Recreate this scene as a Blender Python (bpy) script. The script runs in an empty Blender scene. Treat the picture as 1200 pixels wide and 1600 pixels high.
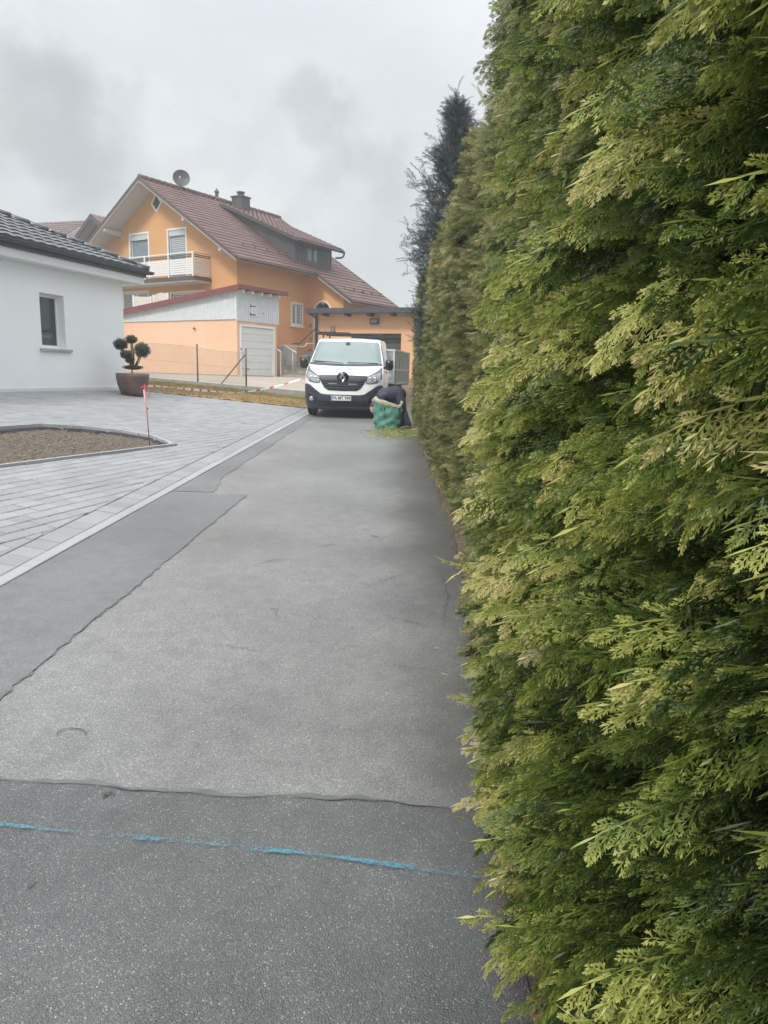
import bpy, bmesh, math, random
import numpy as np
from mathutils import Vector, Matrix
R_ = math.radians
rnd = random.Random(7)
rng = np.random.default_rng(11)
scene = bpy.context.scene
col = scene.collection

# ------------------------------------------------------------------ camera
FPX, HOR, ROLL = 1110.0, 585.0, math.atan(.027)
PITCH = math.atan((800 - HOR) / FPX)
CAMZ = 1.6
_cp, _sp = math.cos(PITCH), math.sin(PITCH)
cF = np.array([0, _cp, -_sp])
_U0 = np.array([0, _sp, _cp]); _R0 = np.array([1., 0, 0])
cR = math.cos(ROLL) * _R0 + math.sin(ROLL) * _U0
cU = math.cos(ROLL) * _U0 - math.sin(ROLL) * _R0
cam_d = bpy.data.cameras.new('camera')
cam = bpy.data.objects.new('camera', cam_d); col.objects.link(cam)
cam_d.sensor_fit = 'VERTICAL'; cam_d.sensor_height = 36; cam_d.sensor_width = 27
cam_d.lens = 36 * FPX / 1600
cam_d.clip_start = .02; cam_d.clip_end = 3000
m = Matrix.Identity(4)
for i in range(3):
    m[i][0] = cR[i]; m[i][1] = cU[i]; m[i][2] = -cF[i]
m[2][3] = CAMZ
cam.matrix_world = m
scene.camera = cam

# ------------------------------------------------------------------ sky and light
scene.view_settings.view_transform = 'Standard'
scene.view_settings.look = 'None'
scene.view_settings.gamma = 1
scene.view_settings.exposure = 0.85
SUN_EL, SUN_AZ = 48, 212      # azimuth in degrees clockwise from +Y: behind the viewer, to the left
w = bpy.data.worlds.new('World'); scene.world = w; w.use_nodes = True
nt = w.node_tree; nt.nodes.clear()
N = nt.nodes.new; L = nt.links.new
out = N('ShaderNodeOutputWorld')
sky = N('ShaderNodeTexSky'); sky.sky_type = 'NISHITA'; sky.sun_disc = False
sky.sun_elevation = R_(SUN_EL); sky.sun_rotation = R_(SUN_AZ)
bg1 = N('ShaderNodeBackground'); bg1.inputs[1].default_value = .08
L(sky.outputs[0], bg1.inputs[0])
tc = N('ShaderNodeTexCoord')
sep = N('ShaderNodeSeparateXYZ'); L(tc.outputs['Generated'], sep.inputs[0])
# overcast: zenith about three times as bright as the horizon
el = N('ShaderNodeValToRGB'); L(sep.outputs[2], el.inputs[0])
cr = el.color_ramp
cr.elements[0].position = 0; cr.elements[0].color = (.435, .475, .465, 1)
cr.elements[1].position = 1; cr.elements[1].color = (2.0, 2.03, 2.08, 1)
e = cr.elements.new(.16); e.color = (.465, .50, .495, 1)
e = cr.elements.new(.34); e.color = (.50, .52, .53, 1)
e = cr.elements.new(.48); e.color = (.58, .60, .62, 1)
nz = N('ShaderNodeTexNoise'); nz.inputs['Scale'].default_value = 2.6; nz.inputs['Detail'].default_value = 7; nz.inputs['Roughness'].default_value = .55
mp = N('ShaderNodeMapping'); mp.inputs['Scale'].default_value = (1, 1, 1.9); mp.inputs['Location'].default_value = (.3, .2, .1)
L(tc.outputs['Generated'], mp.inputs[0]); L(mp.outputs[0], nz.inputs[0])
cl = N('ShaderNodeValToRGB'); L(nz.outputs[0], cl.inputs[0])
cl.color_ramp.elements[0].position = .36; cl.color_ramp.elements[0].color = (.80, .82, .85, 1)
cl.color_ramp.elements[1].position = .62; cl.color_ramp.elements[1].color = (1.0, 1.0, 1.0, 1)
mul = N('ShaderNodeMix'); mul.data_type = 'RGBA'; mul.blend_type = 'MULTIPLY'; mul.inputs[0].default_value = 1
L(el.outputs[0], mul.inputs[6]); L(cl.outputs[0], mul.inputs[7])
# darker cloud banks at fixed bearings in the sky, edges broken up by noise
def sky_dir(px, py):
    d = cF + cR * (px - 600) / FPX + cU * (800 - py) / FPX
    return d / np.linalg.norm(d)
wn = N('ShaderNodeTexNoise'); wn.inputs['Scale'].default_value = 6.5; wn.inputs['Detail'].default_value = 9; wn.inputs['Roughness'].default_value = .58
L(tc.outputs['Generated'], wn.inputs[0])
ws = N('ShaderNodeVectorMath'); ws.operation = 'MULTIPLY_ADD'; ws.inputs[1].default_value = (.34, .34, .34); ws.inputs[2].default_value = (-.17, -.17, -.17)
L(wn.outputs['Color'], ws.inputs[0])
wa = N('ShaderNodeVectorMath'); L(tc.outputs['Generated'], wa.inputs[0]); L(ws.outputs[0], wa.inputs[1])
last = mul.outputs[2]
for (px, py, rad, sx, dark) in [(490, 215, .060, 1.0, .80), (560, 262, .055, 1.0, .84), (600, 310, .05, 1, .90), (-20, 165, .10, 1.0, .79), (70, 200, .085, 1, .80), (165, 245, .075, 1, .88), (20, 290, .16, 1, .90), (640, 380, .09, 1, .94), (340, 225, .06, 1, .92), (260, 265, .08, 1, .93)]:
    d = sky_dir(px, py)
    ds = N('ShaderNodeVectorMath'); ds.operation = 'DISTANCE'; ds.inputs[1].default_value = tuple(d)
    L(wa.outputs[0], ds.inputs[0])
    rp = N('ShaderNodeMapRange'); rp.interpolation_type = 'SMOOTHSTEP'
    rp.inputs[1].default_value = rad * .45; rp.inputs[2].default_value = rad * 1.15
    rp.inputs[3].default_value = dark; rp.inputs[4].default_value = 1
    L(ds.outputs['Value'], rp.inputs[0])
    mm = N('ShaderNodeVectorMath'); mm.operation = 'SCALE'
    L(last, mm.inputs[0]); L(rp.outputs[0], mm.inputs[3]); last = mm.outputs[0]
bg2 = N('ShaderNodeBackground'); bg2.inputs[1].default_value = 1.0
L(last, bg2.inputs[0])
mx = N('ShaderNodeMixShader'); mx.inputs[0].default_value = .97
L(bg1.outputs[0], mx.inputs[1]); L(bg2.outputs[0], mx.inputs[2]); L(mx.outputs[0], out.inputs[0])

sun_d = bpy.data.lights.new('sun', 'SUN'); sun_d.energy = 1.5; sun_d.angle = R_(12); sun_d.color = (1, .95, .87)
sun = bpy.data.objects.new('sun', sun_d); col.objects.link(sun)
sdir = Vector((math.sin(R_(SUN_AZ)) * math.cos(R_(SUN_EL)), math.cos(R_(SUN_AZ)) * math.cos(R_(SUN_EL)), math.sin(R_(SUN_EL))))
sun.rotation_euler = (-sdir).to_track_quat('-Z', 'Y').to_euler()

# ------------------------------------------------------------------ measuring helpers (photo pixel -> place in the world)
O = np.array([0, 0, CAMZ])
def ray(px, py): return cF + cR * (px - 600) / FPX + cU * (800 - py) / FPX
def at(px, py, Y):
    d = ray(px, py); return O + d * Y / d[1]
XA, XB = -2.73, .038
def smooth(t): t = min(1, max(0, t)); return t * t * (3 - 2 * t)
def roadz(x, y): return .028 * y + .62 * smooth((y - 21) / 9)
def yardz(x, y):                      # the paved yard, rising to the left of the drive
    return min(.028 * y + .13 * max(0, XA + XB * y - x), 1.16)
def slabz(x, y):                      # the neighbour's concrete yard
    t = smooth((y - 22.6) / 6); return (1 - t) * (1.0 + max(0, -2.6 - x) * .061) + t * 1.38
def G(px, py, fn=yardz):
    d = ray(px, py); t = .3
    while t < 150:
        P = O + d * t
        if P[2] < fn(P[0], P[1]):
            a, b = t - .05, t
            for _ in range(26):
                mdl = (a + b) / 2; P = O + d * mdl
                if P[2] < fn(P[0], P[1]): b = mdl
                else: a = mdl
            return O + d * b
        t += .05

# ------------------------------------------------------------------ materials
def nodes(name):
    m = bpy.data.materials.new(name); m.use_nodes = True
    t = m.node_tree; return m, t, t.nodes['Principled BSDF']
def mat(name, c, rough=.6, var=.12, scale=6., bump=.0, bscale=60., metal=0., spec=.5, c2=None, detail=5):
    m, t, b = nodes(name)
    b.inputs['Roughness'].default_value = rough; b.inputs['Metallic'].default_value = metal
    b.inputs['Specular IOR Level'].default_value = spec
    tcn = t.nodes.new('ShaderNodeTexCoord')
    n = t.nodes.new('ShaderNodeTexNoise'); n.inputs['Scale'].default_value = scale; n.inputs['Detail'].default_value = detail
    t.links.new(tcn.outputs['Object'], n.inputs[0])
    r = t.nodes.new('ShaderNodeValToRGB')
    if c2 is None: c2 = tuple(min(1, v * (1 + var)) for v in c); c = tuple(v * (1 - var) for v in c)
    r.color_ramp.elements[0].position = .3; r.color_ramp.elements[0].color = (*c, 1)
    r.color_ramp.elements[1].position = .7; r.color_ramp.elements[1].color = (*c2, 1)
    t.links.new(n.outputs[0], r.inputs[0]); t.links.new(r.outputs[0], b.inputs['Base Color'])
    if bump:
        n2 = t.nodes.new('ShaderNodeTexNoise'); n2.inputs['Scale'].default_value = bscale; n2.inputs['Detail'].default_value = 4
        t.links.new(tcn.outputs['Object'], n2.inputs[0])
        bp = t.nodes.new('ShaderNodeBump'); bp.inputs['Strength'].default_value = bump; bp.inputs['Distance'].default_value = .01
        t.links.new(n2.outputs[0], bp.inputs['Height']); t.links.new(bp.outputs[0], b.inputs['Normal'])
    return m

def asphalt(name, dark, light, stone, sscale=95, stones=.5, rough=.62, big=.5, bumpd=.006, hazy=True):
    m, t, b = nodes(name); n_, l_ = t.nodes.new, t.links.new
    tcn = n_('ShaderNodeTexCoord')
    v = n_('ShaderNodeTexVoronoi'); v.inputs['Scale'].default_value = sscale; l_(tcn.outputs['Object'], v.inputs[0])
    sc = n_('ShaderNodeSeparateColor'); l_(v.outputs['Color'], sc.inputs[0])
    r1 = n_('ShaderNodeValToRGB'); l_(sc.outputs[0], r1.inputs[0])
    q = r1.color_ramp; q.elements[0].position = 0; q.elements[0].color = (*dark, 1)
    q.elements[1].position = 1; q.elements[1].color = (*stone, 1)
    e1 = q.elements.new(1 - stones * .35); e1.color = (*light, 1)
    e2 = q.elements.new(min(.985, 1 - stones * .09)); e2.color = tuple(.6 * a + .4 * s for a, s in zip(light, stone)) + (1,)
    v2 = n_('ShaderNodeTexVoronoi'); v2.inputs['Scale'].default_value = sscale * .55; l_(tcn.outputs['Object'], v2.inputs[0])
    sc2 = n_('ShaderNodeSeparateColor'); l_(v2.outputs['Color'], sc2.inputs[0])
    g2 = n_('ShaderNodeMath'); g2.operation = 'GREATER_THAN'; g2.inputs[1].default_value = .955; l_(sc2.outputs[1], g2.inputs[0])
    d2 = n_('ShaderNodeMath'); d2.operation = 'LESS_THAN'; d2.inputs[1].default_value = .30; l_(v2.outputs['Distance'], d2.inputs[0])
    g3 = n_('ShaderNodeMath'); g3.operation = 'MULTIPLY'; l_(g2.outputs[0], g3.inputs[0]); l_(d2.outputs[0], g3.inputs[1])
    ms = n_('ShaderNodeMix'); ms.data_type = 'RGBA'; l_(g3.outputs[0], ms.inputs[0]); l_(r1.outputs[0], ms.inputs[6]); ms.inputs[7].default_value = (*[min(.6, v * 1.35) for v in stone], 1)
    # broad wear and damp patches
    nb = n_('ShaderNodeTexNoise'); nb.inputs['Scale'].default_value = .75; nb.inputs['Detail'].default_value = 5; nb.inputs['Roughness'].default_value = .55
    l_(tcn.outputs['Object'], nb.inputs[0])
    rb = n_('ShaderNodeMapRange'); rb.inputs[1].default_value = .25; rb.inputs[2].default_value = .75
    rb.inputs[3].default_value = 1 - big * .42; rb.inputs[4].default_value = 1 + big * .22; l_(nb.outputs[0], rb.inputs[0])
    nm = n_('ShaderNodeTexNoise'); nm.inputs['Scale'].default_value = 9; nm.inputs['Detail'].default_value = 5; l_(tcn.outputs['Object'], nm.inputs[0])
    rm = n_('ShaderNodeMapRange'); rm.inputs[1].default_value = .3; rm.inputs[2].default_value = .7; rm.inputs[3].default_value = .88; rm.inputs[4].default_value = 1.1; l_(nm.outputs[0], rm.inputs[0])
    mu = n_('ShaderNodeMath'); mu.operation = 'MULTIPLY'; l_(rb.outputs[0], mu.inputs[0]); l_(rm.outputs[0], mu.inputs[1])
    # hedge shade and a damp stain painted along its foot, with an uneven edge
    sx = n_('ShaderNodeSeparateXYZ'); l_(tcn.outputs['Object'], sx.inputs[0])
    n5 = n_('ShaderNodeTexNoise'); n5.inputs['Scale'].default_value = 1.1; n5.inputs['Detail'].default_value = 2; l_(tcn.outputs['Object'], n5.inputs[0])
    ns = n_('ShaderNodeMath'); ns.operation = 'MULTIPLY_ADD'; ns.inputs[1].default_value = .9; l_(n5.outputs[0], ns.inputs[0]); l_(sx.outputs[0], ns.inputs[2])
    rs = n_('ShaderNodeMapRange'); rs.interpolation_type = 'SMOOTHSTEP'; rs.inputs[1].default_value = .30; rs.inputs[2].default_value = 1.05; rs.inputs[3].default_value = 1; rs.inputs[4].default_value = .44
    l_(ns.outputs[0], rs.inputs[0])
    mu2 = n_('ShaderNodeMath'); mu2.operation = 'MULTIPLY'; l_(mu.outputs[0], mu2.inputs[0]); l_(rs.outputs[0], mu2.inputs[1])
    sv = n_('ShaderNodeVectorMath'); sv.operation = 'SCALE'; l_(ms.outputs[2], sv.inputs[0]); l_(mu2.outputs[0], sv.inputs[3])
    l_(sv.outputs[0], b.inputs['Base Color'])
    rr = n_('ShaderNodeMapRange'); rr.inputs[1].default_value = .2; rr.inputs[2].default_value = 1.5; rr.inputs[3].default_value = rough - .10; rr.inputs[4].default_value = rough + .12
    l_(mu2.outputs[0], rr.inputs[0]); l_(rr.outputs[0], b.inputs['Roughness'])
    bp = n_('ShaderNodeBump'); bp.inputs['Strength'].default_value = .8; bp.inputs['Distance'].default_value = bumpd; bp.invert = True
    l_(v.outputs['Distance'], bp.inputs['Height'])
    nf = n_('ShaderNodeTexNoise'); nf.inputs['Scale'].default_value = 240; nf.inputs['Detail'].default_value = 3; l_(tcn.outputs['Object'], nf.inputs[0])
    bp2 = n_('ShaderNodeBump'); bp2.inputs['Strength'].default_value = .6; bp2.inputs['Distance'].default_value = .004
    l_(nf.outputs[0], bp2.inputs['Height']); l_(bp.outputs[0], bp2.inputs['Normal']); l_(bp2.outputs[0], b.inputs['Normal'])
    return m

def island_mat(name, c, spread=.18, rough=.75, bump=.3, bscale=90, blotch=.15):
    m, t, b = nodes(name); n_, l_ = t.nodes.new, t.links.new
    b.inputs['Roughness'].default_value = rough
    g = n_('ShaderNodeNewGeometry'); tcn = n_('ShaderNodeTexCoord')
    r = n_('ShaderNodeMapRange'); r.inputs[3].default_value = 1 - spread; r.inputs[4].default_value = 1 + spread; l_(g.outputs['Random Per Island'], r.inputs[0])
    n1 = n_('ShaderNodeTexNoise'); n1.inputs['Scale'].default_value = 1.3; n1.inputs['Detail'].default_value = 7; l_(tcn.outputs['Object'], n1.inputs[0])
    r1 = n_('ShaderNodeMapRange'); r1.inputs[1].default_value = .3; r1.inputs[2].default_value = .7; r1.inputs[3].default_value = 1 - blotch; r1.inputs[4].default_value = 1 + blotch; l_(n1.outputs[0], r1.inputs[0])
    n2 = n_('ShaderNodeTexNoise'); n2.inputs['Scale'].default_value = bscale; n2.inputs['Detail'].default_value = 5; l_(tcn.outputs['Object'], n2.inputs[0])
    r2 = n_('ShaderNodeMapRange'); r2.inputs[1].default_value = .3; r2.inputs[2].default_value = .7; r2.inputs[3].default_value = .9; r2.inputs[4].default_value = 1.1; l_(n2.outputs[0], r2.inputs[0])
    a = n_('ShaderNodeMath'); a.operation = 'MULTIPLY'; l_(r.outputs[0], a.inputs[0]); l_(r1.outputs[0], a.inputs[1])
    a2 = n_('ShaderNodeMath'); a2.operation = 'MULTIPLY'; l_(a.outputs[0], a2.inputs[0]); l_(r2.outputs[0], a2.inputs[1])
    s = n_('ShaderNodeVectorMath'); s.operation = 'SCALE'; s.inputs[0].default_value = c; l_(a2.outputs[0], s.inputs[3])
    l_(s.outputs[0], b.inputs['Base Color'])
    bp = n_('ShaderNodeBump'); bp.inputs['Strength'].default_value = bump; bp.inputs['Distance'].default_value = .004
    l_(n2.outputs[0], bp.inputs['Height']); l_(bp.outputs[0], b.inputs['Normal'])
    return m

def foliage_mat(name, stops, trans=.25, rough=.5, hue_noise=.25):
    """stops: colour along the 'tint' attribute (old growth and painted inner shade .. growing tip)"""
    m, t, b = nodes(name); n_, l_ = t.nodes.new, t.links.new
    a = n_('ShaderNodeAttribute'); a.attribute_name = 'tint'
    tcn = n_('ShaderNodeTexCoord')
    n1 = n_('ShaderNodeTexNoise'); n1.inputs['Scale'].default_value = 2.2; n1.inputs['Detail'].default_value = 4; l_(tcn.outputs['Object'], n1.inputs[0])
    r1 = n_('ShaderNodeMapRange'); r1.inputs[1].default_value = .3; r1.inputs[2].default_value = .7; r1.inputs[3].default_value = -hue_noise * .5; r1.inputs[4].default_value = hue_noise * .5; l_(n1.outputs[0], r1.inputs[0])
    ad = n_('ShaderNodeMath'); ad.operation = 'ADD'; l_(a.outputs['Fac'], ad.inputs[0]); l_(r1.outputs[0], ad.inputs[1])
    r = n_('ShaderNodeValToRGB'); l_(ad.outputs[0], r.inputs[0])
    q = r.color_ramp; q.elements[0].position = stops[0][0]; q.elements[0].color = (*stops[0][1], 1)
    q.elements[1].position = stops[-1][0]; q.elements[1].color = (*stops[-1][1], 1)
    for p, c in stops[1:-1]:
        e = q.elements.new(p); e.color = (*c, 1)
    l_(r.outputs[0], b.inputs['Base Color']); b.inputs['Roughness'].default_value = rough; b.inputs['Specular IOR Level'].default_value = .35
    tr = n_('ShaderNodeBsdfTranslucent'); l_(r.outputs[0], tr.inputs[0])
    mxn = n_('ShaderNodeMixShader'); mxn.inputs[0].default_value = trans
    l_(b.outputs[0], mxn.inputs[1]); l_(tr.outputs[0], mxn.inputs[2]); l_(mxn.outputs[0], t.nodes['Material Output'].inputs[0])
    return m

M = {}
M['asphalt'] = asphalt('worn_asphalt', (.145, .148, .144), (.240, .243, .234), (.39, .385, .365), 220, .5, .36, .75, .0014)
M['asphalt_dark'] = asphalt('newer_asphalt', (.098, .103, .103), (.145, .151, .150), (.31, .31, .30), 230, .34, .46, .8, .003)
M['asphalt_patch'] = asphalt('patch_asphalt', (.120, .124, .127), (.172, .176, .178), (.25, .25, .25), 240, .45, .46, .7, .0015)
M['tar'] = mat('tar_seam', (.062, .062, .064), .5, .25, 30, .4, 120)
M['seal'] = mat('sealed_seam', (.128, .132, .132), .55, .2, 20, .2, 150)
M['chalk'] = None
M['paver'] = island_mat('grey_pavers', (.262, .265, .268), .095, .72, .3, 120, .08)
M['joint'] = mat('joint_sand', (.035, .035, .037), .95, .2, 30, .3)
M['kerb'] = island_mat('pale_concrete_kerb', (.32, .328, .334), .04, .8, .4, 80, .08)
M['edging'] = mat('bed_edging_concrete', (.34, .345, .35), .85, .15, 8, .3, c2=None)
M['soil'] = mat('bare_soil', (.085, .068, .048), .95, .3, 26, 1.0, 90, c2=(.17, .14, .105))
M['ground'] = mat('rough_ground', (.07, .08, .035), .95, .3, .6, .6, 20, c2=(.15, .14, .07))
M['grassbase'] = mat('dry_turf', (.22, .16, .075), .95, .3, 3, .6, 40, c2=(.34, .25, .13))
M['slab'] = mat('sandy_concrete', (.33, .29, .235), .85, .1, .8, .2, 60)
M['strip'] = mat('fence_footing_concrete', (.30, .29, .27), .85, .2, 5, .2)
M['white_wall'] = mat('white_render', (.85, .87, .87), .85, .02, 1.2, .15, 220)
M['white_trim'] = mat('white_trim', (.74, .75, .75), .6, .02, 3)
M['white_frame'] = mat('white_plastic_frame', (.80, .81, .81), .35, .02, 3)
M['orange'] = mat('orange_render', (.68, .365, .155), .85, .05, .9, .15, 90)
M['orange_pale'] = mat('pale_orange_render', (.76, .49, .33), .85, .05, .8, .2, 60)
M['orange_flat'] = mat('apricot_render', (.78, .44, .25), .85, .04, .8, .15, 60)
M['rooftile'] = mat('red_brown_roof_tiles', (.085, .042, .036), .6, .25, 2.0, .2, 30, c2=(.145, .075, .062))
M['rooftile2'] = mat('brown_roof_tiles', (.13, .08, .07), .6, .25, 2.0, .2, 30)
M['darktile'] = mat('anthracite_roof_tiles', (.075, .078, .086), .30, .12, 3, .1, 40, spec=.6)
M['anthracite'] = mat('anthracite_metal', (.05, .055, .065), .45, .1, 5)
M['darkmetal'] = mat('dark_grey_cladding', (.065, .062, .066), .55, .25, 3)
M['wood_dark'] = mat('brown_stained_wood', (.10, .065, .05), .7, .25, 5)
M['soffit'] = mat('pale_grey_soffit', (.56, .585, .61), .7, .05, 4)
M['white_wood'] = mat('white_painted_boards', (.60, .63, .66), .6, .06, 5, .1, 30)
M['garage_door'] = mat('white_garage_door', (.66, .67, .66), .45, .04, 3)
M['red_metal'] = mat('red_roof_edge', (.19, .045, .042), .5, .12, 6)
M['glass'] = mat('dark_window_glass', (.03, .04, .045), .04, .1, 3, spec=.8)
M['glass_blue'] = mat('pale_reflecting_glass', (.18, .22, .27), .12, .1, 3, spec=.8)
M['blind'] = mat('white_roller_blind', (.55, .57, .58), .6, .04, 6)
M['stepstone'] = mat('grey_stone_steps', (.36, .33, .29), .85, .25, 4, .3, 30)
M['galv'] = mat('galvanised_steel', (.45, .44, .40), .45, .1, 8, metal=.5)
M['rail_pale'] = mat('pale_handrail', (.62, .55, .44), .4, .08, 5)
M['black_metal'] = mat('black_metal', (.02, .02, .022), .5, .1, 8)
M['fence_green'] = mat('dark_fence_steel', (.10, .085, .07), .5, .15, 8)
M['wire'] = mat('fence_wire', (.22, .20, .18), .5, .1, 8)
M['pot'] = mat('brown_glazed_pot', (.105, .062, .058), .45, .25, 4, .15, 30, c2=(.18, .115, .10))
M['bark'] = mat('brown_bark', (.11, .075, .05), .9, .3, 20, .6, 60)
M['van_white'] = mat('white_van_paint', (.78, .80, .80), .22, .012, 2, spec=.6)
M['van_black'] = mat('dark_grey_bumper_plastic', (.030, .035, .048), .5, .12, 10)
M['gloss_black'] = mat('gloss_black_trim', (.012, .013, .016), .2, .1, 10)
M['chrome'] = mat('chrome', (.75, .76, .78), .18, .03, 10, metal=1)
M['windscreen'] = mat('windscreen_glass', (.17, .22, .215), .1, .10, 1.5, spec=.9, metal=.25)  # grey green base holds the sky reflection as colour
M['side_glass'] = mat('side_window_glass', (.03, .04, .045), .08, .1, 2, spec=.8)
M['lamp'] = mat('headlamp_lens', (.34, .36, .38), .15, .35, 22, spec=.9, metal=.1)
M['lamp_dark'] = mat('headlamp_housing', (.10, .11, .115), .2, .15, 18)
M['rubber'] = mat('tyre_rubber', (.02, .02, .021), .8, .15, 20, .3)
M['rim'] = mat('grey_wheel_rim', (.30, .31, .32), .4, .1, 10, metal=.6)
M['plate'] = mat('number_plate_white', (.80, .80, .78), .4, .02, 10)
M['plate_blue'] = mat('number_plate_blue', (.02, .07, .35), .4, .05, 10)
M['letter'] = mat('number_plate_letters', (.012, .012, .014), .5, .05, 10)
M['logo_green'] = mat('green_decal', (.12, .45, .24), .3, .05, 10)
M['logo_pale'] = mat('pale_green_lettering', (.50, .62, .55), .3, .05, 10)
M['tail_red'] = mat('red_lamp_lens', (.30, .03, .03), .3, .1, 10)
M['alu'] = mat('aluminium_sides', (.55, .58, .56), .45, .12, 4, metal=.3)
M['trailer_green'] = mat('grey_green_side_boards', (.10, .13, .105), .55, .2, 4)
M['bag'] = mat('green_woven_bag', (.05, .17, .13), .6, .25, 9, 1.0, 10, c2=(.12, .31, .25))
M['bag_rim'] = mat('beige_bag_hem', (.42, .40, .31), .8, .15, 12, .4, 40)
M['bag_in'] = mat('bag_lining', (.16, .17, .13), .85, .2, 10, .4, 30)
M['navy'] = mat('navy_work_clothes', (.022, .027, .048), .85, .3, 9, .6, 40)
M['navy2'] = mat('faded_navy_jacket', (.045, .052, .085), .85, .3, 9, .6, 40)
M['skin'] = mat('skin', (.50, .30, .22), .55, .06, 12)
M['hair'] = mat('brown_hair', (.07, .045, .03), .7, .2, 40)
M['shoe'] = mat('grey_work_shoes', (.13, .14, .15), .7, .3, 20)
M['tape_red'] = mat('red_tape', (.60, .045, .045), .45, .1, 10)
M['tape_white'] = mat('white_tape', (.82, .82, .80), .45, .03, 10)
M['stake_red'] = mat('red_painted_steel', (.45, .12, .12), .5, .15, 20)
M['dish'] = mat('grey_satellite_dish', (.035, .042, .048), .5, .1, 8)
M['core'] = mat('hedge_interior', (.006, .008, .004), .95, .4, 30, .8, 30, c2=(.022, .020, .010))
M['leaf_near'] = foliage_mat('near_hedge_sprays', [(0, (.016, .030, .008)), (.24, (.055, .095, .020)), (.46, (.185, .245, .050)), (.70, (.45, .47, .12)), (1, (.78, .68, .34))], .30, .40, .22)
M['leaf_mid'] = foliage_mat('muted_hedge_sprays', [(0, (.018, .030, .011)), (.26, (.060, .095, .028)), (.48, (.180, .230, .075)), (.72, (.42, .43, .17)), (1, (.74, .64, .38))], .28, .40, .22)  # greyed copy of the near sprays, lens flare veil put into the colour
M['leaf_far'] = foliage_mat('far_hedge_sprays', [(0, (.020, .032, .010)), (.28, (.075, .105, .030)), (.52, (.205, .225, .080)), (.76, (.46, .43, .19)), (1, (.68, .56, .33))], .30, .5)
M['leaf_blue'] = foliage_mat('blue_green_conifer', [(0, (.032, .046, .048)), (.5, (.075, .105, .105)), (1, (.17, .20, .19))], .12, .6)  # blue and paleness of flare and haze put into the leaf colour
M['leaf_box'] = foliage_mat('dark_topiary_leaves', [(0, (.012, .026, .012)), (.5, (.045, .075, .035)), (1, (.14, .19, .10))], .1, .5)
M['leaf_grass'] = foliage_mat('dry_grass_blades', [(0, (.14, .13, .035)), (.4, (.26, .21, .07)), (.7, (.40, .27, .12)), (1, (.52, .39, .20))], .2, .7, .6)
M['leaf_brown'] = foliage_mat('dead_brown_spray', [(0, (.10, .035, .018)), (.5, (.22, .085, .045)), (1, (.33, .15, .09))], .15, .7)
M['plaster_stone'] = mat('quoin_stone', (.42, .24, .14), .9, .2, 6)

def chalk_mat():
    m, t, b = nodes('blue_chalk'); n_, l_ = t.nodes.new, t.links.new
    tcn = n_('ShaderNodeTexCoord')
    b.inputs['Base Color'].default_value = (.085, .27, .36, 1); b.inputs['Roughness'].default_value = .8
    n1 = n_('ShaderNodeTexNoise'); n1.inputs['Scale'].default_value = 85; n1.inputs['Detail'].default_value = 3; l_(tcn.outputs['Object'], n1.inputs[0])
    n2 = n_('ShaderNodeTexNoise'); n2.inputs['Scale'].default_value = 5.0; n2.inputs['Detail'].default_value = 2; l_(tcn.outputs['Object'], n2.inputs[0])
    a = n_('ShaderNodeMath'); a.operation = 'MULTIPLY_ADD'; a.inputs[1].default_value = 1.15; l_(n2.outputs[0], a.inputs[0]); l_(n1.outputs[0], a.inputs[2])
    r = n_('ShaderNodeMapRange'); r.inputs[1].default_value = .90; r.inputs[2].default_value = 1.26; r.inputs[4].default_value = .8; l_(a.outputs[0], r.inputs[0])
    l_(r.outputs[0], b.inputs['Alpha'])
    return m
M['chalk'] = chalk_mat()

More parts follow.
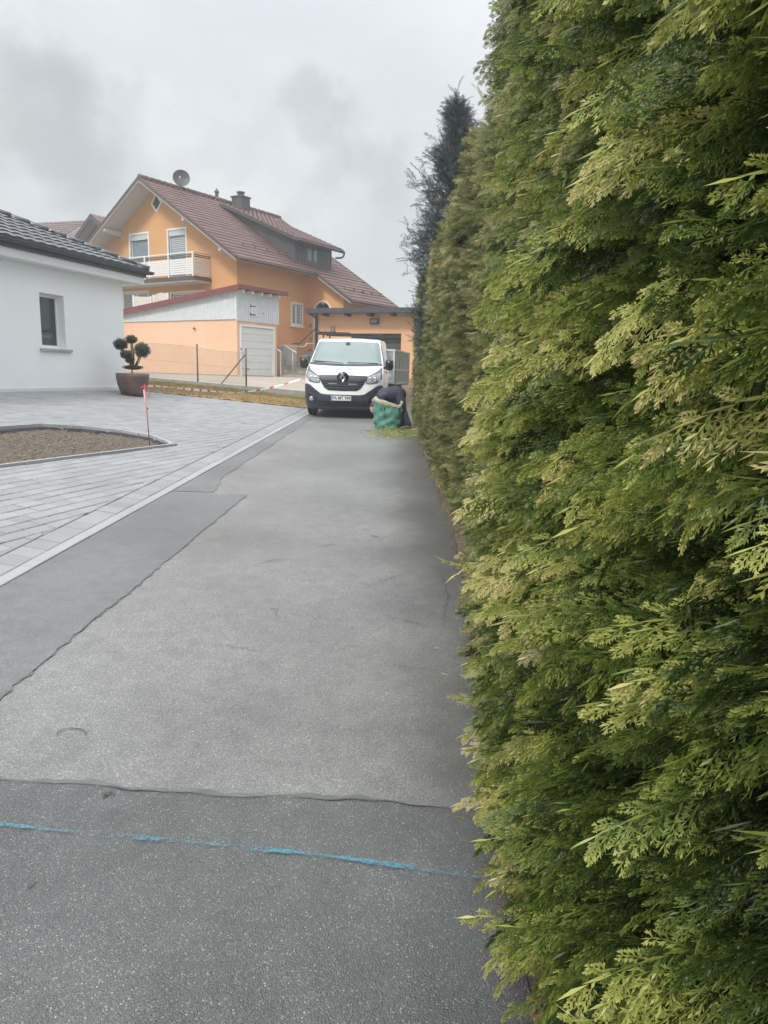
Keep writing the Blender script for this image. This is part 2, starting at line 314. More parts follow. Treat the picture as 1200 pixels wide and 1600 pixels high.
# ------------------------------------------------------------------ object helpers
def tag(o, label=None, cat=None, group=None, kind=None):
    if label: o['label'] = label
    if cat: o['category'] = cat
    if group: o['group'] = group
    if kind: o['kind'] = kind
    return o
def thing(name, label, cat, loc=(0, 0, 0), rz=0, group=None):
    o = bpy.data.objects.new(name, None); col.objects.link(o); o.empty_display_size = .2
    o.location = tuple(loc); o.rotation_euler = (0, 0, rz)
    return tag(o, label, cat, group)
def link_mesh(name, me, parent=None):
    o = bpy.data.objects.new(name, me); col.objects.link(o)
    if parent: o.parent = parent
    return o
class MB:
    def __init__(s): s.v = []; s.f = []; s.mi = []; s.mats = []
    def m(s, mt):
        if mt not in s.mats: s.mats.append(mt)
        return s.mats.index(mt)
    def add(s, vs, fs, mt=0):
        k = len(s.v); s.v += [tuple(map(float, v)) for v in vs]
        for f in fs: s.f.append(tuple(i + k for i in f)); s.mi.append(mt)
    def box(s, x0, x1, y0, y1, z0, z1, mt=0):
        vs = [(x, y, z) for z in (z0, z1) for y in (y0, y1) for x in (x0, x1)]
        s.add(vs, [(0, 2, 3, 1), (4, 5, 7, 6), (0, 1, 5, 4), (2, 6, 7, 3), (0, 4, 6, 2), (1, 3, 7, 5)], mt)
        return s
    def obox(s, c, ax, ay, az, mt=0):
        c, ax, ay, az = map(np.array, (c, ax, ay, az))
        vs = [c + ax * i + ay * j + az * k for k in (-1, 1) for j in (-1, 1) for i in (-1, 1)]
        s.add(vs, [(0, 2, 3, 1), (4, 5, 7, 6), (0, 1, 5, 4), (2, 6, 7, 3), (0, 4, 6, 2), (1, 3, 7, 5)], mt)
        return s
    def quad(s, a, b, c, d, mt=0): s.add([a, b, c, d], [(0, 1, 2, 3)], mt); return s
    def prism(s, poly, d, mt=0):
        """poly: 3-D points, d: extrusion vector"""
        n = len(poly); d = np.array(d); P = [np.array(p, float) for p in poly]
        s.add(P + [p + d for p in P], [tuple(range(n))[::-1], tuple(range(n, 2 * n))] + [(i, (i + 1) % n, n + (i + 1) % n, n + i) for i in range(n)], mt)
        return s
    def tube(s, pts, r, n=8, mt=0, cap=True):
        pts = [np.array(p, float) for p in pts]
        rs = r if isinstance(r, (list, tuple)) else [r] * len(pts)
        k = len(s.v); up = None
        for i, p in enumerate(pts):
            t = pts[min(i + 1, len(pts) - 1)] - pts[max(i - 1, 0)]; t = t / (np.linalg.norm(t) + 1e-9)
            if up is None:
                up = np.array([0, 0, 1.]) if abs(t[2]) < .9 else np.array([1., 0, 0])
            a = up - t * (up @ t); a /= np.linalg.norm(a) + 1e-9; up = a; b = np.cross(t, a)
            for j in range(n):
                th = 2 * math.pi * j / n; s.v.append(tuple(p + rs[i] * (a * math.cos(th) + b * math.sin(th))))
        for i in range(len(pts) - 1):
            for j in range(n):
                j2 = (j + 1) % n
                s.f.append((k + i * n + j, k + i * n + j2, k + (i + 1) * n + j2, k + (i + 1) * n + j)); s.mi.append(mt)
        if cap:
            s.f.append(tuple(k + j for j in range(n))[::-1]); s.mi.append(mt)
            s.f.append(tuple(k + (len(pts) - 1) * n + j for j in range(n))); s.mi.append(mt)
        return s
    def lathe(s, prof, c=(0, 0, 0), n=32, mt=0, axis='z', wob=0):
        k = len(s.v)
        for (r, z) in prof:
            for j in range(n):
                th = 2 * math.pi * j / n; a, b = r * math.cos(th), r * math.sin(th)
                q = {'z': (a, b, z), 'x': (z, a, b), 'y': (a, z, b)}[axis]
                s.v.append((c[0] + q[0], c[1] + q[1], c[2] + q[2]))
        for i in range(len(prof) - 1):
            for j in range(n):
                j2 = (j + 1) % n
                s.f.append((k + i * n + j, k + i * n + j2, k + (i + 1) * n + j2, k + (i + 1) * n + j)); s.mi.append(mt)
        return s
    def grid(s, fn, us, vs, mt=0, skip=None):
        k = len(s.v)
        for u in us:
            for v in vs: s.v.append(tuple(map(float, fn(u, v))))
        nv = len(vs)
        for i in range(len(us) - 1):
            for j in range(nv - 1):
                if skip and skip((us[i] + us[i + 1]) / 2, (vs[j] + vs[j + 1]) / 2): continue
                s.f.append((k + i * nv + j, k + (i + 1) * nv + j, k + (i + 1) * nv + j + 1, k + i * nv + j + 1)); s.mi.append(mt)
        return s
    def pieces(s):
        """groups of loose pieces that touch each other"""
        n = len(s.v); par = list(range(n))
        def find(a):
            while par[a] != a: par[a] = par[par[a]]; a = par[a]
            return a
        for f in s.f:
            for q in f[1:]: par[find(q)] = find(f[0])
        root = [find(i) for i in range(n)]; ids = sorted(set(root)); V = np.array(s.v); lo, hi = {}, {}
        ra = np.array(root)
        for i in ids: w_ = V[ra == i]; lo[i] = w_.min(0) - .012; hi[i] = w_.max(0) + .012
        g = {i: i for i in ids}
        def gf(a):
            while g[a] != a: a = g[a]
            return a
        for a in range(len(ids)):
            for c in range(a):
                i, j = ids[a], ids[c]
                if (lo[i] <= hi[j]).all() and (lo[j] <= hi[i]).all(): g[gf(i)] = gf(j)
        res = {}
        for k, f in enumerate(s.f): res.setdefault(gf(root[f[0]]), []).append(k)
        return list(res.values())
    SPLIT = {'barge_board', 'white_verge_board', 'snow_guard', 'side_wall', 'wall_stone', 'purlin', 'post', 'rafter_tail', 'hinge', 'gutter', 'trunk', 'wiper', 'door_handle'}
    def build(s, name, mts, parent=None, smooth=False, bevel=0, fixn=True):
        if name in s.SPLIT and not getattr(s, 'nosplit', False):
            ps = s.pieces()
            if len(ps) > 1:
                o = None
                for p in ps:
                    q = MB(); q.nosplit = True; mp_ = {}
                    for k in p:
                        for i in s.f[k]:
                            if i not in mp_: mp_[i] = len(q.v); q.v.append(s.v[i])
                        q.f.append(tuple(mp_[i] for i in s.f[k])); q.mi.append(s.mi[k])
                    o2 = q.build(name, mts, parent, smooth, bevel, fixn); o = o or o2
                    s.made = getattr(s, 'made', []) + [o2]
                return o
        me = bpy.data.meshes.new(name); me.from_pydata(s.v, [], s.f)
        if not isinstance(mts, (list, tuple)): mts = [mts]
        for q in mts: me.materials.append(q)
        me.polygons.foreach_set('material_index', s.mi)
        if fixn:
            bm = bmesh.new(); bm.from_mesh(me); bmesh.ops.recalc_face_normals(bm, faces=bm.faces)
            if bevel:
                ed = [e for e in bm.edges if len(e.link_faces) == 2 and e.calc_face_angle(0) > .6]
                bmesh.ops.bevel(bm, geom=ed, offset=bevel, segments=2, affect='EDGES', profile=.6, clamp_overlap=True)
            bm.to_mesh(me); bm.free()
        if smooth: me.polygons.foreach_set('use_smooth', [True] * len(me.polygons))
        me.update()
        return link_mesh(name, me, parent)
def lin(a, b, n): return list(np.linspace(a, b, n))
class Fr:                              # local frame of a building: origin + turn about z
    def __init__(s, o, deg): s.o = np.array(o, float); s.a = R_(deg); s.c, s.s = math.cos(s.a), math.sin(s.a)
    def w2l(s, p): q = np.array(p) - s.o; return np.array([s.c * q[0] + s.s * q[1], -s.s * q[0] + s.c * q[1], q[2]])
    def l2w(s, p): return s.o + np.array([s.c * p[0] - s.s * p[1], s.s * p[0] + s.c * p[1], p[2]])
    def hit(s, px, py, ax, val):
        o = s.w2l(O); dl = s.w2l(O + ray(px, py)) - o; return o + dl * (val - o[ax]) / dl[ax]

# ================================================================== THE SETTING
def terr(x, y):
    left = XA + XB * y
    base = .028 * y if x > left else yardz(x, y)
    if y > 21:
        far = roadz(x, y) if x > -2.5 else slabz(x, max(y, 22.6))
        t = smooth((y - 21) / 1.2); base = base * (1 - t) + far * t
    return min(base, 1.5) - .12
def build_ground():
    xs = sorted(set([round(v, 2) for v in np.concatenate([np.arange(-14, 6.01, .5), [-500, -250, -120, -60, -35, -25, -18, 9, 14, 25, 50, 120, 250, 500]])]))
    ys = sorted(set([round(v, 2) for v in np.concatenate([np.arange(-6, 40.01, .6), [-400, -150, -60, -25, -12, 50, 70, 120, 250, 500, 900]])]))
    b = MB(); b.grid(lambda x, y: (x, y, terr(x, y)), xs, ys)
    tag(b.build('ground', M['ground'], smooth=True, fixn=False), kind='structure')
build_ground()

def edge_x(y):                         # right edge of the asphalt, against the hedge's soil strip
    return .42 + .22 * smooth((y - 1.5) / 5) + .012 * math.sin(y * 3.1) + .008 * math.sin(y * 9.7)
def build_drive():
    ys = lin(-8, 31, 300)
    def fn(y, t):
        x0 = XA + XB * min(y, 22) if y < 22 else -1.9
        x1 = edge_x(y) if y < 18 else .72 + .35 * smooth((y - 18) / 4) * 3
        return (x0 + (x1 - x0) * t, y, roadz(0, y))
    # two surfaces: the nearer, younger asphalt up to the cross seam, the worn one beyond it
    def seam(t):                       # y of the seam across the drive
        return 2.47 - .15 * t + .010 * math.sin(t * 17) + .005 * math.sin(t * 53)
    ts = lin(0, 1, 60)
    b = MB(); b.grid(lambda s, t: fn(seam(t) + (31 - seam(t)) * s, t), lin(0, 1, 260), ts)
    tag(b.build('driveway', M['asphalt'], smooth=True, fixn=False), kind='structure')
    b = MB(); b.grid(lambda s, t: (lambda q: (q[0], q[1], q[2] - .0))(fn(-8 + (seam(t) + 8) * s, t)), lin(0, 1, 80), ts)
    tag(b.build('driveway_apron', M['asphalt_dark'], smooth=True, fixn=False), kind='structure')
    def strip(name, f0, f1, z, mt, n=160):
        b = MB()
        b.grid(lambda t, s: (lambda p: (p[0], p[1] + (f0(t) + (f1(t) - f0(t)) * s), p[2] + z))(np.array(fn(seam(t), t))), lin(0, 1, n), [0, 1])
        return tag(b.build(name, mt, fixn=False), kind='structure')
    wv = lambda t, a, k, ph: a * math.sin(t * k + ph)
    strip('asphalt_seam', lambda t: .0 + wv(t, .004, 60, 1), lambda t: .022 + wv(t, .008, 41, 0) + wv(t, .005, 97, 2) + wv(t, .004, 211, 1), .002, M['seal'])
    strip('asphalt_seam_crack', lambda t: (-.005 + wv(t, .004, 130, 1)), lambda t: -.0035 + wv(t, .004, 130, 1) + max(0, .006 * math.sin(t * 23 + 1) + .003 * math.sin(t * 71)), .0035, M['tar'])
build_drive()

# smoother asphalt patch beside the kerb
def pk(px, py): p = G(px, py, lambda x, y: .028 * y); return np.array([p[0], p[1]])
bx = lambda y: XA + XB * y
b = MB()
rt = [pk(0, 1092), pk(60, 1043), pk(150, 966), pk(205, 925), pk(250, 886), pk(320, 828), pk(391, 770)]
ext = rt[0] + (rt[0] - rt[1]) / np.linalg.norm(rt[1] - rt[0]) * 2.2
rt = [ext] + rt
prev = None
for i in range(len(rt) - 1):
    for s in np.linspace(0, 1, 14)[:-1]:
        p = rt[i] * (1 - s) + rt[i + 1] * s
        jit = .012 * math.sin(p[1] * 31) + .008 * math.sin(p[1] * 77)
        cur = ((bx(p[1]) + .002, p[1]), (p[0] + jit, p[1]))
        if prev:
            z = lambda q: (q[0], q[1], roadz(0, q[1]) + .005)
            b.quad(z(prev[0]), z(prev[1]), z(cur[1]), z(cur[0]))
        prev = cur
tag(b.build('asphalt_patch', M['asphalt_patch'], fixn=False), kind='structure')
b = MB(); prev = None
wid = [(8.0, .50), (8.8, .33), (10, .30), (12, .30), (14, .28), (17, .24), (19.5, .2), (21, .18)]
for y in lin(8.0, 21, 120):
    wv_ = np.interp(y, [q[0] for q in wid], [q[1] for q in wid]) + .02 * math.sin(y * 5.3) + .012 * math.sin(y * 17)
    cur = ((bx(y) + .002, y, roadz(0, y) + .005), (bx(y) + wv_, y, roadz(0, y) + .005))
    if prev: b.quad(prev[0], prev[1], cur[1], cur[0])
    prev = cur
tag(b.build('asphalt_trench_strip', M['asphalt_patch'], fixn=False), kind='structure')

# hairline cracks, the old ring mark
b = MB()
def crack(pts, w0, n=26, jit=.02):
    P = [pk(*q) for q in pts]; out_ = []
    for i in range(len(P) - 1):
        for s in np.linspace(0, 1, n)[:-1 if i < len(P) - 2 else None]:
            out_.append(P[i] * (1 - s) + P[i + 1] * s)
    out_ = [p + np.array([rnd.gauss(0, jit * .3), rnd.gauss(0, jit * .5)]) for p in out_]
    for i in range(len(out_) - 1):
        a, c = out_[i], out_[i + 1]; t = (c - a) / (np.linalg.norm(c - a) + 1e-9); nn = np.array([-t[1], t[0]])
        f = lambda k: w0 * (.25 + .75 * math.sin(math.pi * (k + .5) / len(out_))) * rnd.uniform(.3, 1)
        w1, w2 = f(i) / 2, f(i + 1) / 2
        q = [a - nn * w1, c - nn * w2, c + nn * w2, a + nn * w1]
        b.add([(v[0], v[1], roadz(0, v[1]) + .0065) for v in q], [(0, 1, 2, 3)])
crack([(0, 1092), (60, 1043), (150, 966), (205, 925), (250, 886)], .006, 40, .014)
crack([(250, 886), (320, 828), (391, 770)], .0035, 30, .012)
crack([(395, 885), (420, 877), (448, 874)], .005); crack([(580, 779), (610, 782), (650, 783)], .007)
crack([(420, 952), (432, 953), (433, 962)], .003); crack([(590, 910), (615, 902), (650, 897)], .004)
crack([(500, 853), (530, 851)], .006); crack([(607, 965), (640, 972), (665, 980)], .0035)
crack([(435, 765), (460, 763)], .012); crack([(566, 828), (576, 829)], .004); crack([(580, 838), (592, 839)], .008)
crack([(160, 1246), (176, 1242)], .006); crack([(45, 1385), (55, 1380)], .005, 10)
crack([(610, 250 + 790), (700, 1052)], .004); crack([(330, 1005), (410, 1020)], .004); crack([(690, 900), (700, 930), (692, 980)], .006)
ring = [pk(112 + 22 * math.cos(a), 1149 - 9 * math.sin(a)) for a in np.linspace(-.4, 3.6, 40)]
for i in range(39):
    a, c = ring[i], ring[i + 1]; ctr = pk(112, 1149); ra = (a - ctr); rc = (c - ctr)
    wr = .002 + .004 * math.sin(i / 39 * math.pi)
    q = [a, c, c + rc / np.linalg.norm(rc) * wr, a + ra / np.linalg.norm(ra) * wr]
    b.add([(v[0], v[1], roadz(0, v[1]) + .0065) for v in q], [(0, 1, 2, 3)])
tag(b.build('asphalt_cracks', M['tar'], fixn=False), kind='structure')

# blue chalk line
b = MB()
cp_ = [(-40, 1286), (0, 1290), (80, 1299), (165, 1307), (260, 1315), (335, 1322), (400, 1329), (470, 1335), (540, 1344), (620, 1355), (690, 1366), (762, 1376)]
P = [pk(*q) for q in cp_]; fine = []
for i in range(len(P) - 1):
    for s in np.linspace(0, 1, 12)[:-1]: fine.append(P[i] * (1 - s) + P[i + 1] * s)
hw = lambda i: .0085 + .003 * math.sin(i * .21) + .002 * math.sin(i * 1.3)
for i in range(len(fine) - 1):
    a, c = fine[i], fine[i + 1]
    b.add([(a[0], a[1] - hw(i), roadz(0, a[1]) + .0075), (c[0], c[1] - hw(i + 1), roadz(0, c[1]) + .0075), (c[0], c[1] + hw(i + 1), roadz(0, c[1]) + .0075), (a[0], a[1] + hw(i), roadz(0, a[1]) + .0075)], [(0, 1, 2, 3)])
tag(b.build('chalk_line', M['chalk'], fixn=False), kind='structure')

# soil strip under the hedge, yard of the neighbour, verge
b = MB(); b.grid(lambda y, t: (edge_x(y) + .004 + t * 1.6, y, roadz(0, y) - .012 + .02 * math.sin(y * 23 + t * 5) * t + (rnd.random() * .02 if t > .02 else 0)), lin(-3, 18.4, 220), lin(0, 1, 14))
tag(b.build('hedge_soil_strip', M['soil'], fixn=False), kind='structure')
b = MB(); b.grid(lambda x, y: (x, y, slabz(x, y)), lin(-16, -1.95, 22), lin(22.72, 46, 20))
b.prism([(-1.95, 22.72, -.2), (-1.95, 46, -.2), (-1.95, 46, slabz(-1.95, 46)), (-1.95, 22.72, slabz(-1.95, 22.72))], (.12, 0, 0))
tag(b.build('concrete_yard', M['slab'], fixn=False), kind='structure')
b = MB()
for i in range(30):                    # low concrete footing under the wire fence
    x0, x1 = -10 + i * 8.1 / 30, -10 + (i + 1) * 8.1 / 30
    z0, z1 = slabz(x0, 22.6), slabz(x1, 22.6)
    b.prism([(x0, 22.55, z0 - .5), (x0, 22.71, z0 - .5), (x0, 22.71, z0 + .015), (x0, 22.55, z0 + .015)], (x1 - x0, 0, z1 - z0))
tag(b.build('fence_footing', M['strip']), kind='structure')

# paving: every block cut to the border, the bed and the wall
A_DEG = 16.0
vA = np.array([math.sin(R_(A_DEG)), math.cos(R_(A_DEG))]); vB = np.array([-vA[1], vA[0]])
ENDL = (np.array([-5.87, 18.08]), np.array([-2.32, 20.1]))
bed_px = [(270, 697), (262, 691.5), (240, 683), (195, 675), (130, 668), (62, 664.5)]
bedP = [G(*q)[:2] for q in bed_px]
bl = G(0, 669)[:2]; bedP.append(bl + (bl - bedP[-1]) * 2.2)
fl0, fl1 = G(270, 697)[:2], G(0, 731)[:2]
bedP.append(fl1 + (fl1 - fl0) * .9)
bed = np.array(bedP)                   # convex outline of the planting bed
def half(poly, p, n):                  # keep the side where (q-p).n >= 0
    out_ = []
    for i in range(len(poly)):
        a, c = poly[i], poly[(i + 1) % len(poly)]
        da, dc = (a - p) @ n, (c - p) @ n
        if da >= 0: out_.append(a)
        if (da >= 0) != (dc >= 0): out_.append(a + (c - a) * da / (da - dc))
    return out_
def left_n(a, c): t = (c - a) / np.linalg.norm(c - a); return np.array([-t[1], t[0]])
bc = bed.mean(0)
bed_half = []
for i in range(len(bed)):
    a, c = bed[i], bed[(i + 1) % len(bed)]; n_ = left_n(a, c)
    if (bc - a) @ n_ > 0: n_ = -n_
    bed_half.append((a, n_))           # n_ points out of the bed
def in_bed(p, mrg=0): return all((p - a) @ n_ < mrg for a, n_ in bed_half)
bn = np.array([-1, XB]) / math.hypot(1, XB)       # towards the yard
p_course = np.array([XA, 0]) + bn * .335
en = left_n(*ENDL)
if (np.array([-4, 10]) - ENDL[0]) @ en < 0: en = -en
BUNG = at(197.6, 607, 17.7)
def add_paver(b, poly, zf, gap=.004, ch=.005, dz=0):
    c = sum(poly) / len(poly)
    area = 0
    for i in range(len(poly)):
        p, q = poly[i], poly[(i + 1) % len(poly)]; area += (p[0] * q[1] - p[1] * q[0]) / 2
    if abs(area) < .0012: return
    if area < 0: poly = poly[::-1]
    def inset(d):
        res = []
        n = len(poly)
        for i in range(n):
            a, p, q = poly[i - 1], poly[i], poly[(i + 1) % n]
            n1, n2 = left_n(a, p), left_n(p, q)
            k = n1 + n2; L2 = k @ k
            res.append(p + (k / L2 * 2 * d if L2 > .2 else n1 * d))
        return res
    lo, mid, top = inset(gap), inset(gap), inset(gap + ch)
    tilt = rnd.gauss(0, .0012)
    n = len(poly)
    V = [(p[0], p[1], zf(*p) - .035) for p in lo] + [(p[0], p[1], zf(*p) - ch * .7 + dz + tilt) for p in mid] + [(p[0], p[1], zf(*p) + dz + tilt) for p in top]
    Fc = [tuple(range(2 * n, 3 * n))]
    for k in (0, n):
        for i in range(n):
            j = (i + 1) % n; Fc.append((k + i, k + j, k + n + j, k + n + i))
    b.add(V, Fc)
def build_paving():
    b = MB(); org = np.array([-4.2, 4.0])
    for r in range(-45, 75):
        s = -4 + rnd.uniform(0, .3)
        y0 = r * .15
        while s < 19:
            ln = rnd.choice([.19, .25, .25, .32]) if True else .25
            P = [org + vA * s + vB * y0, org + vA * (s + ln) + vB * y0, org + vA * (s + ln) + vB * (y0 + .15), org + vA * s + vB * (y0 + .15)]
            s += ln
            c = sum(P) / 4
            if c[1] < 2.5 or c[1] > 20.5 or c[0] < -11.5 or c[0] > -1.6: continue
            wl = (c - BUNG[:2])
            if wl @ vB > .02 and wl @ vA < .3: continue
            P = half(P, p_course, bn)
            if len(P) < 3: continue
            P = half(P, ENDL[0], en)
            if len(P) < 3: continue
            if in_bed(c, 0): 
                pass
            if any(in_bed(q, 0) for q in P) or in_bed(c):
                best = max(bed_half, key=lambda h: (c - h[0]) @ h[1])
                P = half(P, best[0], best[1])
                if len(P) < 3: continue
            add_paver(b, P, yardz, .006, .007)
    k = -6.
    d = np.array([XB, 1]) / math.hypot(1, XB)
    while k < 20.3:                    # border course
        p0 = np.array([XA, 0]) + d * k
        P = [p0 + bn * .115, p0 + d * .22 + bn * .115, p0 + d * .22 + bn * .335, p0 + bn * .335]
        if p0[1] < 20.0: add_paver(b, P, yardz, .006, .007)
        k += .22
    tag(b.build('paving', M['paver'], fixn=False), kind='structure')
    b = MB(); k = -6.
    while k < 20.2:
        p0 = np.array([XA, 0]) + d * k
        add_paver(b, [p0, p0 + d * 1.0, p0 + d * 1.0 + bn * .098, p0 + bn * .098], yardz, .002, .006, .014)
        k += 1.0
    tag(b.build('kerb', M['kerb'], fixn=False), kind='structure')
    b = MB()
    b.grid(lambda x, y: (x, y, (yardz(x, y) if x < bx(y) else .028 * y) - .016 - (.12 if in_bed(np.array([x, y]), -.12) else 0) - (.06 if x > bx(y) else 0)), lin(-12, -1.7, 90), lin(-3, 20.1, 150), skip=lambda x, y: x > bx(y) - .02 or (np.array([x, y]) - ENDL[0]) @ en < 0)
    tag(b.build('paving_bedding', M['joint'], fixn=False), kind='structure')
build_paving()

# verge of dry grass between paving and fence footing
def vergez(x, t):                      # t 0 at the paving, 1 at the footing
    xe = x; te = (xe - ENDL[0][0]) / (ENDL[1][0] - ENDL[0][0]); y0 = ENDL[0][1] + (ENDL[1][1] - ENDL[0][1]) * te
    y = y0 + (22.55 - y0) * t
    z0 = yardz(x, y0) + .012; z1 = slabz(x, 22.6) - .10 - .06 * smooth((x + 6) / 3)
    return (x, y, z0 + (z1 - z0) * t ** .8)
def build_verge():
    b = MB(); b.grid(lambda x, t: (lambda p: (p[0], p[1], p[2] + rnd.uniform(-.015, .015)))(vergez(x, t)), lin(-13, -1.95, 130), lin(0, 1, 24))
    tag(b.build('verge', M['grassbase'], fixn=False, smooth=True), kind='structure')
    n = 26000
    V = np.zeros((n * 3, 3)); T = np.zeros(n * 3)
    for i in range(n):
        x = rng.uniform(-8.8, -1.97); t = rng.uniform(0.01, .99); p = np.array(vergez(x, t))
        green = .15 if t > .55 else .75
        h = rng.uniform(.03, .085); a = rng.uniform(0, 6.28); wd = .006
        d = np.array([math.cos(a), math.sin(a), 0]); ln = np.array([rng.normal(0, .5), rng.normal(0, .5), 1.]) * h
        V[i * 3] = p - d * wd; V[i * 3 + 1] = p + d * wd; V[i * 3 + 2] = p + ln
        T[i * 3:i * 3 + 3] = np.clip(green + rng.normal(0, .25), 0, 1)
    me = bpy.data.meshes.new('verge_grass'); me.from_pydata(V.tolist(), [], np.arange(n * 3).reshape(-1, 3).tolist())
    at_ = me.attributes.new('tint', 'FLOAT', 'POINT'); at_.data.foreach_set('value', T.astype(np.float32))
    me.materials.append(M['leaf_grass'])
    o = link_mesh('verge_grass', me); tag(o, 'short dry yellow brown grass on the bank below the wire fence', 'grass', kind='stuff')
build_verge()

# planting bed: sunken soil inside thin concrete edging
def build_bed():
    cz = lambda p: yardz(p[0], p[1])
    b = MB()
    xs = lin(bed[:, 0].min(), bed[:, 0].max(), 131); ys = lin(bed[:, 1].min(), bed[:, 1].max(), 151)
    nzv = rng.normal(0, 1, (131, 151)); nzb = np.array([[math.sin(i * .37) * math.cos(j * .29) + .6 * math.sin(i * .9 + j * .7) for j in range(151)] for i in range(131)])
    def fz(x, y):
        i = int((x - xs[0]) / (xs[-1] - xs[0]) * 129 + .5); j = int((y - ys[0]) / (ys[-1] - ys[0]) * 149 + .5)
        return (x, y, cz((x, y)) - .055 + .007 * nzv[i, j] + .003 * nzb[i, j])
    b.grid(fz, xs, ys, skip=lambda x, y: not in_bed(np.array([x, y]), -.01))
    tag(b.build('bed_soil', M['soil'], fixn=False, smooth=False), kind='structure')
    # stones and clods
    b = MB()
    for i in range(900):
        for _ in range(20):
            p = np.array([rnd.uniform(xs[0], xs[-1]), rnd.uniform(ys[0], ys[-1])])
            if in_bed(p, -.06): break
        else: continue
        r = rnd.uniform(.006, .02) * (1.5 if rnd.random() < .06 else 1); c = (p[0], p[1], cz(p) - .05 + r * .2)
        vs = [(c[0] + r * rnd.uniform(.6, 1.2) * a, c[1] + r * rnd.uniform(.6, 1.2) * q, c[2] + r * rnd.uniform(.5, .9) * s) for a, q, s in [(1, 0, 0), (0, 1, 0), (-1, 0, 0), (0, -1, 0), (0, 0, 1), (0, 0, -1)]]
        b.add(vs, [(0, 1, 4), (1, 2, 4), (2, 3, 4), (3, 0, 4), (1, 0, 5), (2, 1, 5), (3, 2, 5), (0, 3, 5)])
    o = b.build('bed_stones', mat('stony_clods', (.13, .10, .07), .9, .3, 30, c2=(.30, .26, .20)), fixn=False); tag(o, 'small stones and clods of earth scattered over the bare planting bed', 'stones', kind='stuff')
    # edging: curved run of slabs at the back, straight run with a dark foot in front
    t = thing('bed_edging', 'thin concrete edging slabs around the bare soil bed', 'edging', (bed[0][0], bed[0][1], cz(bed[0])))
    o0 = np.array([bed[0][0], bed[0][1], cz(bed[0])])
    ring_ = [bed[i] for i in range(0, 7)]
    fine_ = []
    for i in range(len(ring_) - 1):
        for s in np.linspace(0, 1, 9)[:-1]: fine_.append(ring_[i] * (1 - s) + ring_[i + 1] * s)
    fine_.append(ring_[-1])
    b = MB(); acc = 0; cur = [fine_[0]]
    def slab(pts):
        V, Fc = [], []
        for i, p in enumerate(pts):
            q = pts[min(i + 1, len(pts) - 1)] - pts[max(i - 1, 0)]; n_ = np.array([-q[1], q[0]]) / (np.linalg.norm(q) + 1e-9)
            if (bc - p) @ n_ > 0: n_ = -n_
            for (dn, dz) in [(-.03, -.10), (-.03, .028), (.025, .028), (.025, -.10)]:
                r_ = p + n_ * dn; V.append((r_[0] - o0[0], r_[1] - o0[1], cz(p) + dz - o0[2]))
        for i in range(len(pts) - 1):
            for j in range(4): Fc.append((i * 4 + j, i * 4 + (j + 1) % 4, (i + 1) * 4 + (j + 1) % 4, (i + 1) * 4 + j))
        k = 4 * (len(pts) - 1); Fc += [(0, 1, 2, 3), (k + 3, k + 2, k + 1, k)]
        b.add(V, Fc)
    for i in range(1, len(fine_)):
        acc += np.linalg.norm(fine_[i] - fine_[i - 1]); cur.append(fine_[i])
        if acc > .95:
            e_ = cur[-1] + (cur[-2] - cur[-1]) / np.linalg.norm(cur[-2] - cur[-1]) * .008
            slab(cur[:-1] + [e_]); cur = [fine_[i]]; acc = 0
    if len(cur) > 1: slab(cur)
    b.build('curved_edging', M['edging'], t)
    b = MB(); a, c = bed[0] + (bed[0] - bed[-1]) / np.linalg.norm(bed[0] - bed[-1]) * .12, bed[-1]
    L_ = np.linalg.norm(c - a); dr = (c - a) / L_; n_ = np.array([-dr[1], dr[0]])
    if (bc - a) @ n_ > 0: n_ = -n_
    k = 0.
    while k < L_:
        e_ = min(k + 1.0, L_) - .006
        p, q = a + dr * k, a + dr * e_
        for (d0, d1, z0, z1, mi) in [(-.06, .0, -.12, .034, 0)]:
            V = []
            for r_ in (p, q):
                for (dn, dz) in [(d0, z0), (d0, z1), (d1, z1), (d1, z0)]:
                    w_ = r_ + n_ * dn; V.append((w_[0] - o0[0], w_[1] - o0[1], cz(r_) + dz - o0[2]))
            b.add(V, [(0, 1, 2, 3), (7, 6, 5, 4)] + [(j, (j + 1) % 4, 4 + (j + 1) % 4, 4 + j) for j in range(4)], mi)
        k += 1.0
    b.build('straight_edging', M['kerb'], t)
build_bed()

# ================================================================== BUILDINGS
def tiles(b, org, ax, up, L_, H_, keep=None, course=.34, pan=.30, amp=.022, step=.03, nx=6, mt=0):
    """roof tiles as real relief: overlapping courses with a rolled section. ax, up: unit vectors; z relief along the normal"""
    org, ax, up = map(lambda q: np.array(q, float), (org, ax, up)); nn = np.cross(ax, up); nn /= np.linalg.norm(nn)
    if nn[2] < 0: nn = -nn
    us = np.arange(0, L_ + 1e-6, pan / nx)
    nc = int(math.ceil(H_ / course))
    for c in range(nc):
        v0, v1 = c * course, min((c + 1) * course + .01, H_)
        k = len(b.v)
        prof = np.abs(np.sin(us / pan * math.pi + (0 if c % 1 == 0 else .5))) ** 1.3 * amp
        rows = [(v0, 0.0), (v0 + .001, step), (v1, .004)]
        for (v, h) in rows:
            for u, p in zip(us, prof):
                q = org + ax * u + up * v + nn * (h + (p if h > 0 else 0)); b.v.append(tuple(q))
        n = len(us)
        for r in range(2):
            for i in range(n - 1):
                uc = (us[i] + us[i + 1]) / 2; vc = (v0 + v1) / 2
                if keep and not keep(uc, vc): continue
                b.f.append((k + r * n + i, k + r * n + i + 1, k + (r + 1) * n + i + 1, k + (r + 1) * n + i)); b.mi.append(mt)

